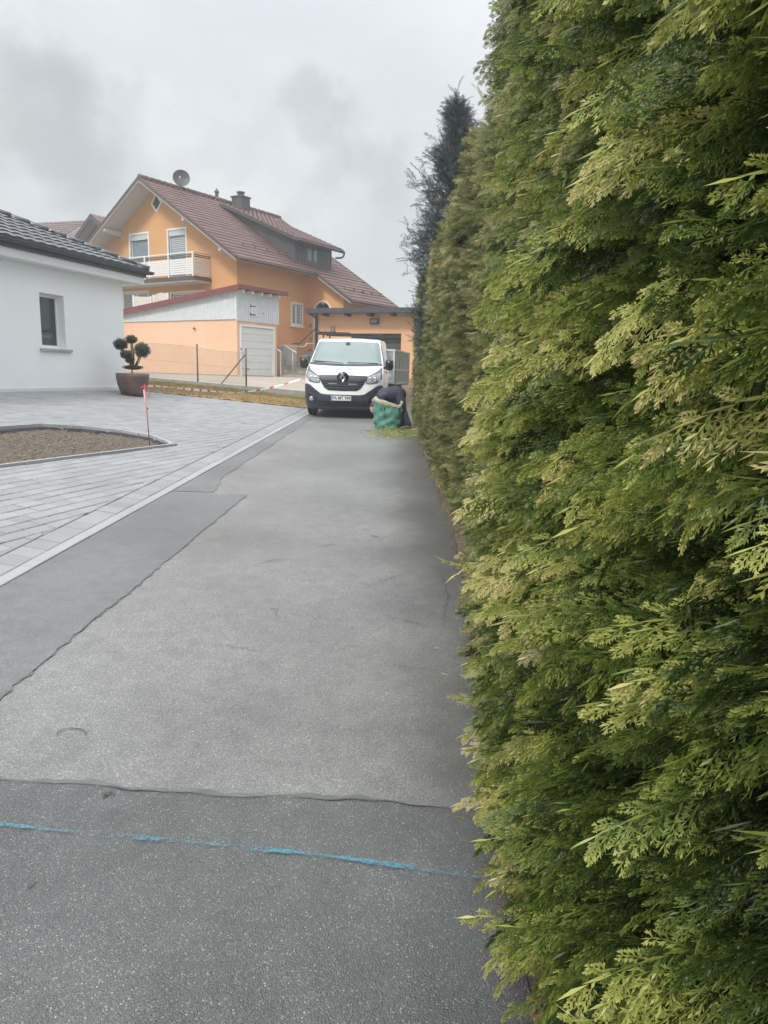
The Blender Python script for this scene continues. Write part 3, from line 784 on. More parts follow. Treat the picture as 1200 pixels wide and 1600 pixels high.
def wall_with_holes(b, axis, pos, a0, a1, z0, z1, holes, depth, mt=0, flip=1):
    """wall plane; axis 'x' : plane x=pos spanned by y; axis 'y': plane y=pos spanned by x. holes (a0,a1,z0,z1). depth: reveal vector inward"""
    As = sorted({a0, a1, *[h[0] for h in holes], *[h[1] for h in holes]}); Zs = sorted({z0, z1, *[h[2] for h in holes], *[h[3] for h in holes]})
    P = (lambda a, z, d=0: (pos + d, a, z)) if axis == 'x' else (lambda a, z, d=0: (a, pos + d, z))
    for i in range(len(As) - 1):
        for j in range(len(Zs) - 1):
            ca, cz = (As[i] + As[i + 1]) / 2, (Zs[j] + Zs[j + 1]) / 2
            if any(h[0] < ca < h[1] and h[2] < cz < h[3] for h in holes): continue
            b.quad(P(As[i], Zs[j]), P(As[i + 1], Zs[j]), P(As[i + 1], Zs[j + 1]), P(As[i], Zs[j + 1]), mt)
    for h in holes:
        for (p, q) in [((h[0], h[2]), (h[1], h[2])), ((h[1], h[2]), (h[1], h[3])), ((h[1], h[3]), (h[0], h[3])), ((h[0], h[3]), (h[0], h[2]))]:
            b.quad(P(*p), P(*q), P(*q, depth), P(*p, depth), mt)

# ---- white bungalow on the left
def build_bungalow():
    fr = Fr(BUNG, 74); t = thing('white_bungalow', 'white rendered bungalow with a dark tiled hip roof at the left', 'house', BUNG, fr.a)
    b = MB(); H = 2.66
    win = (-2.74, -2.03, .86, 1.97)
    wall_with_holes(b, 'y', 0, -11, 0, -.6, H, [win], .22)
    b.quad((0, 0, -.6), (0, 9, -.6), (0, 9, H), (0, 0, H)); b.quad((-11, 0, -.6), (-11, 9, -.6), (-11, 9, H), (-11, 0, H)); b.quad((-11, 9, -.6), (0, 9, -.6), (0, 9, H), (-11, 9, H))
    b.build('wall', M['white_wall'], t, fixn=False)
    b = MB(); b.box(-11.01, .012, -.012, .1, -.3, .045); b.build('plinth', M['white_trim'], t)
    # window: frame, pane, sill
    x0, x1, z0, z1 = win; y = .16
    f = MB(); fw = .065
    f.box(x0, x1, y, y + .07, z0, z0 + fw).box(x0, x1, y, y + .07, z1 - fw, z1).box(x0, x0 + fw, y + .001, y + .069, z0 + fw, z1 - fw).box(x1 - fw, x1, y + .001, y + .069, z0 + fw, z1 - fw)
    w_ = f.build('window', M['white_frame'], t, bevel=.006)
    g = MB(); g.box(x0 + fw - .005, x1 - fw + .005, y + .03, y + .045, z0 + fw - .005, z1 - fw + .005); g.build('pane', M['glass'], w_)
    # a pale lamp-like reflection is left to the glass itself; dark panel inside paints the dim room
    g = MB(); g.box(x0 - .3, x1 + .3, .8, .85, z0 - .3, z1 + .3); g.build('blind', mat('dim_interior', (.10, .11, .11), .9), w_)
    s = MB(); s.box(x0 - .07, x1 + .14, -.055, .16, z0 - .06, z0 - .005); s.build('window_sill', mat('grey_stone_sill', (.36, .37, .38), .6, .06, 8), t, bevel=.006)
    # eaves box, gutter
    e = .45
    b = MB(); b.box(-11.4, .46, -.30, .0, 2.50 + .16 - .16, 2.68).box(.0, .46, .002, 9.3, 2.502, 2.678)
    b.build('eaves_box', M['white_trim'], t)
    b = MB(); b.box(-11.5, .49, -.34, -.302, 2.66, 2.80).box(.462, .50, -.30, 9.3, 2.66, 2.80)
    b.build('fascia', M['anthracite'], t)
    b = MB()
    prof = [(math.cos(a) * .065, math.sin(a) * .065) for a in np.linspace(math.pi, 2 * math.pi, 9)]
    for i in range(8):
        (a0, c0), (a1, c1) = prof[i], prof[i + 1]
        b.quad((-11.5, -.41 + a0, 2.80 + c0), (.56, -.41 + a0, 2.80 + c0), (.56, -.41 + a1, 2.80 + c1), (-11.5, -.41 + a1, 2.80 + c1))
        b.quad((.57 + a0, -.47, 2.80 + c0), (.57 + a0, 9.4, 2.80 + c0), (.57 + a1, 9.4, 2.80 + c1), (.57 + a1, -.47, 2.80 + c1))
    b.tube([(-11.5, -.475, 2.80), (.60, -.475, 2.80)], .010, 6).tube([(.635, -.475, 2.80), (.635, 9.4, 2.80)], .010, 6)
    b.add([(.56, -.41 + p[0], 2.80 + p[1]) for p in prof], [tuple(range(9))])
    b.build('gutter', M['anthracite'], t, fixn=False)
    # hip roof
    sl = .415; ca = 1 / math.hypot(1, sl)
    b = MB(); up = np.array([0, ca, sl * ca]); W_ = 5.0
    zb = 2.83
    tiles(b, (-12.2, -.42, zb), (1, 0, 0), up, 12.75, W_ / ca, keep=lambda u, v: (12.68 - u) > v * ca - .0)
    up2 = np.array([-ca, 0, sl * ca])
    tiles(b, (.5, -.42, zb), (0, 1, 0), up2, 10, W_ / ca, keep=lambda u, v: u > v * ca and 10 - u > v * ca)
    tiles(b, (-12.2, 9.58, zb), (1, 0, 0), np.array([0, -ca, sl * ca]), 12.75, W_ / ca, keep=lambda u, v: (12.68 - u) > v * ca)
    r = b.build('roof', M['darktile'], t, fixn=False)
    b = MB()
    for (x, y, sx, sy) in [(.5, -.42, -1, 1), (.5, 9.58, -1, -1)]:
        k = 0.
        while k < 4.9:
            p = np.array([x + sx * k, y + sy * k, zb + .035 + sl * k]); q = np.array([x + sx * (k + .28), y + sy * (k + .28), zb + .03 + sl * (k + .28)])
            b.tube([p, q], [.075, .064], 10); k += .26
    k = -4.5
    while k > -12: b.tube([(k, 4.58, zb + sl * 5 + .03), (k - .4, 4.58, zb + sl * 5 + .02)], [.1, .085], 10); k -= .37
    b.build('ridge_tiles', M['darktile'], r, smooth=True)
build_bungalow()

# ---- orange house
HB = at(370, 400, 34.); HO = (HB[0], 34., 1.4)
def window_part(t, name, axis, pos, a0, a1, z0, z1, out, kind, mull=True):
    """surround proud of the wall, frame, pane; out = outward sign"""
    P = (lambda d0, d1, A0, A1, Z0, Z1: (min(pos + d0 * out, pos + d1 * out), max(pos + d0 * out, pos + d1 * out), A0, A1, Z0, Z1)) if axis == 'x' else (lambda d0, d1, A0, A1, Z0, Z1: (A0, A1, min(pos + d0 * out, pos + d1 * out), max(pos + d0 * out, pos + d1 * out), Z0, Z1))
    f = MB(); s = .09
    for (A0, A1, Z0, Z1) in [(a0, a1, z1 - s, z1), (a0, a1, z0, z0 + s), (a0, a0 + s, z0 + s, z1 - s), (a1 - s, a1, z0 + s, z1 - s)]: f.box(*P(-.02, .03, A0, A1, Z0, Z1))
    w_ = f.build(name, M['white_frame'], t)
    f = MB(); q = .055; b0, b1, c0, c1 = a0 + s, a1 - s, z0 + s, z1 - s
    for (A0, A1, Z0, Z1) in [(b0, b1, c1 - q, c1), (b0, b1, c0, c0 + q), (b0, b0 + q, c0 + q, c1 - q), (b1 - q, b1, c0 + q, c1 - q)]: f.box(*P(-.12, -.06, A0, A1, Z0, Z1))
    if mull: f.box(*P(-.118, -.058, (b0 + b1) / 2 - .05, (b0 + b1) / 2 + .05, c0 + q, c1 - q))
    f.build('window_frame', M['white_frame'], w_)
    g = MB(); g.box(*P(-.10, -.09, b0 + .01, b1 - .01, c0 + .01, c1 - .01)); g.build('pane', M['glass_blue'], w_)
    if kind in ('shutter', 'blind', 'lamella'):
        g = MB()
        if kind == 'shutter': g.box(*P(-.055, .0, b0 + .02, b1 - .02, c1 - .26, c1 - .01))
        if kind == 'blind':
            g.box(*P(-.055, .0, b0 + .02, b1 - .02, c1 - .26, c1 - .01))
            for k in range(12):
                zz = c1 - .28 - k * .085
                if zz - .05 > c0: g.box(*P(-.088, -.075, b0 + .1, b1 - .1, zz - .05, zz))
        if kind == 'lamella':
            for k in range(16):
                zz = c1 - .04 - k * .075
                if zz - .03 > c0: g.box(*P(-.088, -.075, b0 + .08, b1 - .08, zz - .03, zz))
        g.build('blind', M['blind'], w_)
    return w_
def build_house():
    fr = Fr(HO, 57); t = thing('orange_house', 'orange two storey house with red brown tiled roof and white slatted balcony', 'house', HO, fr.a)
    yr, zr, sl = 5.35, 9.12, .626      # ridge line, top of the tiles
    xe, ye = 8.45, 10.7                 # length along x, far side wall
    roofz = lambda y: zr - sl * abs(y - yr)
    und = lambda y: roofz(y) - .24
    WX = 5.05
    holes = [(3.26, 4.66, 4.50, 6.86), (5.99, 7.54, 4.50, 6.86), (2.04, 4.56, 1.9, 3.92), (6.14, 8.2, 1.9, 4.06)]
    b = MB()
    # gable wall: rectangle then triangle
    zt = und(0)
    wall_with_holes(b, 'x', 0, 0, ye, -1, 4.5, [h for h in holes if h[3] < 4.5], .2)
    wall_with_holes(b, 'x', 0, 3.0, 7.8, 4.5, 6.9, [h for h in holes if h[3] > 4.5], .2)
    b.add([(0, 0, 4.5), (0, 3.0, 4.5), (0, 3.0, 6.9), (0, 3.0, und(3.0)), (0, 0, zt)], [(0, 1, 2, 3, 4)])
    b.add([(0, 7.8, 4.5), (0, ye, 4.5), (0, ye, und(ye)), (0, 7.8, und(7.8)), (0, 7.8, 6.9)], [(0, 1, 2, 3, 4)])
    b.add([(0, 3.0, 6.9), (0, 7.8, 6.9), (0, 7.8, und(7.8)), (0, yr, und(yr)), (0, 3.0, und(3.0))], [(0, 1, 2, 3, 4)])
    # long side wall with window, wing
    wall_with_holes(b, 'y', 0, 0, WX, -1, zt, [(3.76, 4.70, 2.5, 3.68)], .2)
    b.quad((xe, 0, -1), (xe, ye, -1), (xe, ye, zt), (xe, 0, zt)); b.quad((0, ye, -1), (xe, ye, -1), (xe, ye, zt), (0, ye, zt))
    b.add([(xe, 0, zt), (xe, ye, zt), (xe, yr, und(yr))], [(0, 1, 2)])
    wy = -2.35
    # wing front wall with arched doorway: x = WX plane
    ac, ar = -1.02, .50                # arch centre y, radius
    z_sp = 3.24
    poly_l = [(WX, 0, -1), (WX, ac + ar, -1), (WX, ac + ar, z_sp)] + [(WX, ac + ar * math.cos(a), z_sp + ar * math.sin(a)) for a in np.linspace(.15, math.pi / 2, 8)] + [(WX, ac, und(ac)), (WX, 0, und(0))]
    poly_r = [(WX, wy, -1), (WX, wy, und(wy)), (WX, ac, und(ac))] + [(WX, ac + ar * math.cos(a), z_sp + ar * math.sin(a)) for a in np.linspace(math.pi / 2, math.pi - .15, 8)] + [(WX, ac - ar, z_sp), (WX, ac - ar, -1)]
    b.add(poly_l, [tuple(range(len(poly_l)))]); b.add(poly_r, [tuple(range(len(poly_r)))])
    b.quad((WX, wy, -1), (xe, wy, -1), (xe, wy, und(wy)), (WX, wy, und(wy))); b.quad((xe, wy, -1), (xe, 0, -1), (xe, 0, und(0)), (xe, wy, und(wy)))
    b.build('wall', M['orange'], t, fixn=False)
    # arch surround and the dim porch behind it
    b = MB()
    arc = [(ac + q * math.cos(a), z_sp + q * math.sin(a)) for q in (ar, ar + .09) for a in np.linspace(0, math.pi, 17)]
    for i in range(16):
        p0, p1, q0, q1 = arc[i], arc[i + 1], arc[17 + i], arc[18 + i]
        b.prism([(WX - .03, *p0), (WX - .03, *p1), (WX - .03, *q1), (WX - .03, *q0)], (.05, 0, 0))
    b.box(WX - .03, WX + .02, ac + ar, ac + ar + .09, 0.4, z_sp).box(WX - .03, WX + .02, ac - ar - .09, ac - ar, .4, z_sp)
    a_ = b.build('arch_surround', M['white_trim'], t)
    b = MB(); b.box(WX + .9, WX + .95, wy + .1, -.05, -.5, 3.6); b.build('dim_porch_back', mat('dim_porch', (.10, .085, .07), .8), t)  # plain dark panel, porch dimness put into its colour
    b = MB()
    for k, (yy, zz) in enumerate([(-.22, 2.6), (-.25, 1.9), (-.2, 1.3), (-.24, 2.25), (-1.0, 3.72), (-1.95, 3.15), (-1.8, 3.05)]):
        b.box(WX - .018, WX + .01, yy - rnd.uniform(.1, .17), yy + rnd.uniform(.05, .12), zz - .09, zz + rnd.uniform(.08, .13))
    b.build('wall_stone', M['plaster_stone'], t)
    # windows
    for (a0, a1, z0, z1), kd in zip(holes, ['blind', 'shutter', 'lamella', 'lamella']):
        window_part(t, 'window', 'x', 0, a0, a1, z0, z1, -1, kd, mull=(z0 < 4 or kd == 'x'))
    window_part(t, 'window', 'y', 0, 3.76, 4.70, 2.5, 3.68, -1, 'lamella')
    b = MB(); b.box(3.70, 4.76, -.10, .0, 2.43, 2.495); b.build('window_sill', M['white_trim'], t)
    b = MB(); c_ = (5.35, 8.12); r0, r1 = .42, .30
    dia = lambda r: [(c_[0] + r, c_[1]), (c_[0], c_[1] + r * 1.1), (c_[0] - r, c_[1]), (c_[0], c_[1] - r * 1.1)]
    D0, D1 = dia(r0), dia(r1)
    for i in range(4):
        j = (i + 1) % 4; b.prism([(-.035, *D0[i]), (-.035, *D0[j]), (-.035, *D1[j]), (-.035, *D1[i])], (.03, 0, 0))
    w_ = b.build('diamond_window', M['white_frame'], t)
    b = MB(); b.add([(-.012, *p) for p in D1], [(0, 1, 2, 3)]); b.build('pane', M['glass'], w_)
    # roof slab with pale underside, tiles, barge boards
    X0 = -1.0; yeL, yeR, yC = 2 * yr + .95, -.95, -3.12
    th = .17
    b = MB()
    def slab(x0, x1, ya, yb, mt):
        za, zb_ = roofz(ya) - .06, roofz(yb) - .06
        b.prism([(x0, ya, za), (x0, yb, zb_), (x0, yb, zb_ - th), (x0, ya, za - th)], (x1 - x0, 0, 0), mt)
    slab(X0, xe + .5, yr, yeL, 0); slab(X0, xe + .5, yr, yeR, 0); slab(4.6, xe + .5, yeR, yC, 0)
    rf = b.build('roof', M['soffit'], t)
    b = MB(); ca = 1 / math.hypot(1, sl)
    tiles(b, (X0 - .03, yeR - .04, roofz(yeR - .04) - .055), (1, 0, 0), (0, ca, sl * ca), xe + .55 - X0, (yr - yeR + .04) / ca, course=.36, pan=.33, nx=4, amp=.03, step=.035)
    tiles(b, (4.57, yC - .04, roofz(yC - .04) - .055), (1, 0, 0), (0, ca, sl * ca), xe + .55 - 4.6, (yeR - yC) / ca, course=.36, pan=.33, nx=4, amp=.03, step=.035)
    tiles(b, (X0 - .03, yeL + .04, roofz(yeL) - .055), (1, 0, 0), (0, -ca, sl * ca), xe + .55 - X0, (yeL - yr) / ca, course=.36, pan=.33, nx=4, amp=.03, step=.035)
    b.build('roof_tiles', M['rooftile'], rf, fixn=False)
    b = MB(); k = X0
    while k < xe + .4: b.tube([(k, yr, zr + .0), (k + .40, yr, zr - .01)], [.13, .11], 10); k += .37
    b.build('ridge_tiles', M['rooftile'], rf, smooth=True)
    b = MB()
    for (x, ya, yb) in [(X0, yr, yeL + .02), (X0, yr, yeR - .02), (4.6, yeR - .03, yC - .03), (xe + .5, yr, yeL), (xe + .5, yr, yC)]:
        zA, zB = roofz(ya), roofz(yb)
        b.prism([(x - .03, ya, zA + .01), (x - .03, yb, zB + .01), (x - .03, yb, zB - .17), (x - .03, ya, zA - .17)], (-.03 if x < 5 and x != xe + .5 else .03, 0, 0))
    b.build('barge_board', M['wood_dark'], rf)
    b = MB()
    for (x, ya, yb) in [(X0, yr, yeL + .02), (X0, yr, yeR - .02), (4.6, yeR - .03, yC - .03)]:
        zA, zB = roofz(ya) - .172, roofz(yb) - .172
        b.prism([(x - .02, ya, zA), (x - .02, yb, zB), (x - .02, yb, zB - .07), (x - .02, ya, zA - .07)], (-.025, 0, 0))
    b.build('white_verge_board', mat('grey_verge_board', (.36, .37, .38), .7, .06), rf)
    b = MB()                           # purlin heads under the gable overhang
    for yy in (.1, 2.45, 8.25, 10.6):
        zz = und(yy) - .0
        b.prism([(X0 + .05, yy - .09, zz - .02), (.0, yy - .09, zz - .02), (.0, yy - .09, zz - .30), (X0 + .3, yy - .09, zz - .24), (X0 + .05, yy - .09, zz - .17)], (0, .18, 0))
    b.build('purlin', M['soffit'], t)
    b = MB()                           # gutters
    b.tube([(X0, yeR - .09, roofz(yeR) - .13), (4.55, yeR - .09, roofz(yeR) - .15)], .065, 8).tube([(4.6, yC - .09, roofz(yC) - .13), (xe + .5, yC - .09, roofz(yC) - .15)], .065, 8)
    b.build('gutter', M['wood_dark'], t, smooth=True)
    b = MB()                           # snow guard rail
    for (x0, x1, yy) in [(.6, 5.6, .15), (5.2, 8.6, -2.3)]:
        zz = roofz(yy) + .14; b.tube([(x0, yy, zz), (x1, yy, zz)], .025, 6)
        k = x0
        while k <= x1: b.box(k - .02, k + .02, yy - .02, yy + .06, zz - .16, zz); k += .8
    b.build('snow_guard', M['rooftile2'], t)
    # shed dormer
    d0, d1, wf = 3.73, 6.72, 5.6
    yf = yr - wf; ydt = yr - .95
    zf = roofz(yf) + 1.02; zd = roofz(ydt)
    b = MB()
    b.add([(d0, yf, roofz(yf) - .1), (d0, ydt, roofz(ydt) - .1), (d0, yf, zf)], [(0, 1, 2)]); b.add([(d1, yf, roofz(yf) - .1), (d1, ydt, roofz(ydt) - .1), (d1, yf, zf)], [(0, 1, 2)])
    wall_with_holes(b, 'y', yf, d0, d1, roofz(yf) - .1, zf, [(4.75, 5.65, roofz(yf) + .14, zf - .18)], .12)
    k = d0 + .0
    while k < d1:
        if not (4.70 < k < 5.7): b.box(k, k + .025, yf - .02, yf + .005, roofz(yf) - .05, zf - .02)
        k += .27
    dm = b.build('dormer', M['darkmetal'], t, fixn=False)
    b = MB(); z0, z1 = roofz(yf) + .14, zf - .18
    for (a0, a1) in [(4.75, 5.18), (5.22, 5.65)]:
        b.box(a0, a1, yf + .02, yf + .07, z0, z0 + .05).box(a0, a1, yf + .02, yf + .07, z1 - .05, z1).box(a0, a0 + .05, yf + .021, yf + .069, z0 + .05, z1 - .05).box(a1 - .05, a1, yf + .021, yf + .069, z0 + .05, z1 - .05)
    wd = b.build('dormer_window', M['wood_dark'], dm)
    b = MB(); b.box(4.76, 5.64, yf + .04, yf + .05, z0, z1); b.build('pane', M['glass_blue'], wd)
    dsl = (zd - zf) / (ydt - yf)
    b = MB(); yo = yf - .45; zo = zf - .45 * dsl
    b.prism([(d0 - .35, yo, zo + .02), (d0 - .35, ydt + .15, zd + .02 + .15 * dsl), (d0 - .35, ydt + .15, zd + .16 + .15 * dsl), (d0 - .35, yo, zo + .16)], (d1 - d0 + .75, 0, 0))
    b.box(d0 - .38, d1 + .43, yo - .04, yo - .002, zo - .02, zo + .17)
    dr = b.build('dormer_roof', M['darkmetal'], dm)
    b = MB(); cs = 1 / math.hypot(1, dsl)
    tiles(b, (d0 - .33, yo, zo + .165), (1, 0, 0), (0, cs, dsl * cs), d1 - d0 + .7, (ydt + .12 - yo) / cs, course=.36, pan=.33, nx=4, amp=.03, step=.03)
    b.build('dormer_tiles', M['rooftile'], dr, fixn=False)
    b = MB(); b.tube([(d0 - .35, yo - .1, zo + .07), (d1 + .40, yo - .1, zo + .05), (d1 + .47, yo - .06, zo - .02), (d1 + .48, yo + .0, zo - .16), (d1 + .40, yo + .12, zo - .24), (d1 + .20, yf - .12, zo - .26)], .05, 8)
    b.build('dormer_gutter', M['wood_dark'], dm, smooth=True)
    # chimneys
    def chimney(x, y, s, zt_, capped):
        b = MB(); b.box(x - s, x + s, y - s, y + s, roofz(y) - .6, zt_); ch = b.build('chimney', M['darkmetal'], t, bevel=.01)
        b = MB(); b.box(x - s - .05, x + s + .05, y - s - .05, y + s + .05, zt_ + .001, zt_ + .07)
        if capped: b.lathe([(.17, zt_ + .07), (.17, zt_ + .22), (.22, zt_ + .25), (.22, zt_ + .31), (.0, zt_ + .33)], (x, y, 0), 14)
        else: b.lathe([(.10, zt_ + .07), (.09, zt_ + .3), (.14, zt_ + .4), (.0, zt_ + .6)], (x, y, 0), 10)
        b.build('chimney_cap', M['darkmetal'], ch)
    chimney(4.75, 4.35, .34, 9.22, True); chimney(4.9, 6.3, .24, 9.38, False)
    # balcony
    by0, by1, bz = 1.70, 9.2, 4.42
    b = MB(); b.box(-1.05, -.001, by0, by1, bz - .02, bz + .02); b.box(-1.1, -.001, by0 - .05, by1 + .05, bz - .16, bz - .021)
    bal = b.build('balcony', M['wood_dark'], t)
    b = MB(); b.box(-1.04, -.002, by0, by1, bz - .24, bz - .161); b.build('balcony_slab', M['soffit'], bal)
    b = MB()
    for k in range(7):
        z_ = bz + .10 + k * .10; b.box(-1.03, -1.005, by0, by1, z_, z_ + .082); b.box(-1.0, -.01, by0 - .003, by0 + .022, z_, z_ + .082)
    b.box(-1.06, -.98, by0 - .02, by1, bz + 1.02, bz + 1.07).box(-.979, -.01, by0 - .02, by0 + .05, bz + 1.02, bz + 1.07)
    for yy in (by0, 3.35, 5.05, 6.75, 8.45): b.box(-1.075, -1.031, yy, yy + .08, bz - .1, bz + 1.02)
    b.build('balcony_railing', M['white_trim'], bal)
    b = MB()
    for z_ in (.84, .92): b.box(-1.025, -1.01, by0 + .03, by1, bz + z_, bz + z_ + .05); b.box(-.98, -.02, by0 + .002, by0 + .017, bz + z_, bz + z_ + .05)
    b.build('balcony_dark_slats', M['anthracite'], bal)
    # terrace screens above the shed roof at ground floor level
    # satellite dish on the ridge
    dx, dy, dz = 1.55, yr, zr + .46
    t2 = thing('satellite_dish', 'round grey satellite dish on the ridge of the orange house', 'satellite dish', fr.l2w((dx, dy, zr)), fr.a)
    b = MB(); b.tube([(0, 0, -.1), (0, 0, .42)], .025, 8); b.build('mast', M['galv'], t2)
    b = MB(); n = 26
    pr = [(r, .10 * (r / .41) ** 2) for r in np.linspace(0, .41, 8)]
    b.lathe(pr + [(.42, .10), (.42, .085)] + [(r, .10 * (r / .41) ** 2 - .012) for r in np.linspace(.40, 0, 6)], (0, 0, 0), n, axis='y')
    me = b.build('dish', M['dish'], t2, smooth=True); me.location = (0, -.04, .46)
    ang = math.atan2(-dy - 20, 0)
    me.rotation_euler = (R_(14), 0, R_(139))
    b = MB(); b.tube([(0, 0, .08), (-.24, -.22, .16), (-.33, -.30, .38)], .015, 6); b.lathe([(.035, 0), (.045, .05), (.03, .12), (0, .12)], (-.33, -.31, .36), 10)
    b.build('feed_arm', M['galv'], t2)
build_house()

# ---- white screens on the terrace behind the shed
def build_screens():
    fr = Fr(HO, 57)
    for k, (px0, px1, pyt, pyb, Y) in enumerate([(209, 236, 463, 478, 33.6), (240, 262, 458, 472, 33.3)]):
        a, c = at(px0, pyb, Y), at(px1, pyb + (2 if k == 0 else -4), Y - .3); top = at(px0, pyt, Y)[2] - a[2]
        t = thing('terrace_screen', ['low white privacy screen on the terrace close to the bungalow roof', 'white sloping privacy screen on the terrace above the red shed roof edge'][k], 'screen', (a[0], a[1], a[2] - .5), group='white screens on the house terrace')
        d = c - a; b = MB()
        b.prism([(0, 0, .1), (d[0], d[1], .1), (d[0], d[1], .5 + top * .9), (d[0] * .5, d[1] * .5, .5 + top * (1.05 if k else .95)), (0, 0, .5 + top * (.75 if k else 1))], (.01, .03, 0)); b.build('panel', mat('cream_panel', (.62, .60, .55), .6), t)
        b = MB(); h0 = .5 + top * (.8 if k else 1.12)
        b.box(-.04, .04, -.03, .05, -.6, h0); b.box(d[0] - .04, d[0] + .04, d[1] - .03, d[1] + .05, -.6, .5 + top)
        b.build('post', M['white_trim'], t)
build_screens()

# ---- shed garage with white boarded loft and red roof edge
SO = at(371, 588, 28.6)
def build_shed():
    fr = Fr(SO, 57); t = thing('shed_garage', 'narrow orange garage with white boarded loft and red edged lean roof', 'garage', SO, fr.a)
    Wd, Dp = 2.32, 6.9; zo = 2.18
    top = lambda y: 3.28 - .108 * y
    b = MB(); dr = (.16, 2.16, -.02, 2.02)
    wall_with_holes(b, 'y', 0, 0, Wd, -.6, zo, [(dr[0], dr[1], -.02, dr[3])], .1)
    b.quad((0, 0, -.6), (0, Dp, -.6), (0, Dp, zo), (0, 0, zo)); b.quad((Wd, 0, -.6), (Wd, Dp, -.6), (Wd, Dp, zo), (Wd, 0, zo)); b.quad((0, Dp, -.6), (Wd, Dp, -.6), (Wd, Dp, zo), (0, Dp, zo))
    b.build('wall', M['orange_pale'], t, fixn=False)
    b = MB(); b.box(-.012, Wd + .01, .001, Dp, -.4, .045 + .0); b.build('plinth', M['strip'], t)
    b = MB()                           # loft boards with shadow gaps
    y = 0.
    while y < Dp:
        y2 = min(y + .118, Dp); b.prism([(-.045, y, zo + .01), (-.045, y2, zo + .01), (-.045, y2, top(y2)), (-.045, y, top(y))], (.022, 0, 0)); y += .13
    b.prism([(-.022, 0, zo + .005), (-.022, Dp, zo + .005), (-.022, Dp, top(Dp)), (-.022, 0, top(0))], (.02, 0, 0))
    b.prism([(-.05, -.02, zo - .04), (Wd + .03, -.02, zo - .04), (Wd + .03, -.02, top(0) - .0), (-.05, -.02, top(0))], (0, .02, 0))
    b.prism([(Wd + .01, 0, zo), (Wd + .01, Dp, zo), (Wd + .01, Dp, top(Dp)), (Wd + .01, 0, top(0))], (.02, 0, 0))
    x = -.05
    while x < Wd: 
        if not (.72 < x + .05 < 1.12): b.box(x, x + .118, -.042, -.021, zo - .04, top(0) - .01)
        x += .13
    b.build('loft_boards', M['white_wood'], t, fixn=True)
    b = MB(); b.box(.72, 1.16, -.05, -.022, 2.36, 2.82); h = b.build('loft_door', M['white_wood'], t)
    b = MB(); b.box(.70, 1.0, -.062, -.051, 2.73, 2.765).box(.70, 1.0, -.062, -.051, 2.41, 2.445).box(.70, .74, -.064, -.0515, 2.70, 2.80).box(.70, .74, -.064, -.0515, 2.38, 2.48); b.build('hinge', M['black_metal'], h)
    b = MB(); b.box(1.42, 1.47, -.06, -.043, 2.50, 2.54); b.build('loft_handle', M['black_metal'], t)
    # door with frame
    x0, x1, z0, z1 = dr
    b = MB(); b.box(x0, x0 + .07, -.03, .09, z0, z1).box(x1 - .07, x1, -.03, .09, z0, z1).box(x0 + .07, x1 - .07, -.029, .09, z1 - .07, z1); d = b.build('door_frame', M['white_frame'], t)
    b = MB(); n = 7; hgt = (z1 - .07 - .03) / n
    for k in range(n): b.box(x0 + .07, x1 - .07, .03, .06, .03 + k * hgt, .03 + (k + 1) * hgt - .014)
    b.box(x0 + .07, x1 - .07, .05, .08, 0, z1 - .07)
    d = b.build('garage_door', M['garage_door'], t)
    b = MB(); b.box(.16, .20, -.06, -.031, 1.02, 1.1).box(.55, .7, .005, .029, .28, .31); b.build('door_handle', M['black_metal'], d)
    # roof
    b = MB(); y0, y1 = -.34, Dp + .2; rz = lambda y: top(y) + .02
    b.prism([(-.22, y0, rz(y0)), (-.22, y1, rz(y1)), (-.22, y1, rz(y1) + .10), (-.22, y0, rz(y0) + .10)], (Wd + .45, 0, 0)); rf = b.build('roof', M['red_metal'], t)
    b = MB(); b.prism([(-.25, y0 - .03, rz(y0) - .07), (-.25, y1, rz(y1) - .07), (-.25, y1, rz(y1) + .13), (-.25, y0 - .03, rz(y0) + .13)], (.028, 0, 0)); b.box(-.221, Wd + .26, y0 - .05, y0 - .002, rz(y0) - .02, rz(y0) + .13)
    b.build('roof_edge', M['red_metal'], rf)
    b = MB()
    for k in range(5): b.box(.05 + k * .52, .13 + k * .52, y0 + .03, 0, rz(0) - .11, rz(0) - .005)
    b.build('rafter_tail', M['white_trim'], t)
    b = MB(); b.lathe([(.03, -.02), (.05, -.05), (.04, -.09), (0, -.09)], (-.0, 2.35, 1.86), 10, axis='x'); b.build('vent', mat('rusty_vent', (.16, .09, .06), .8), t)
build_shed()

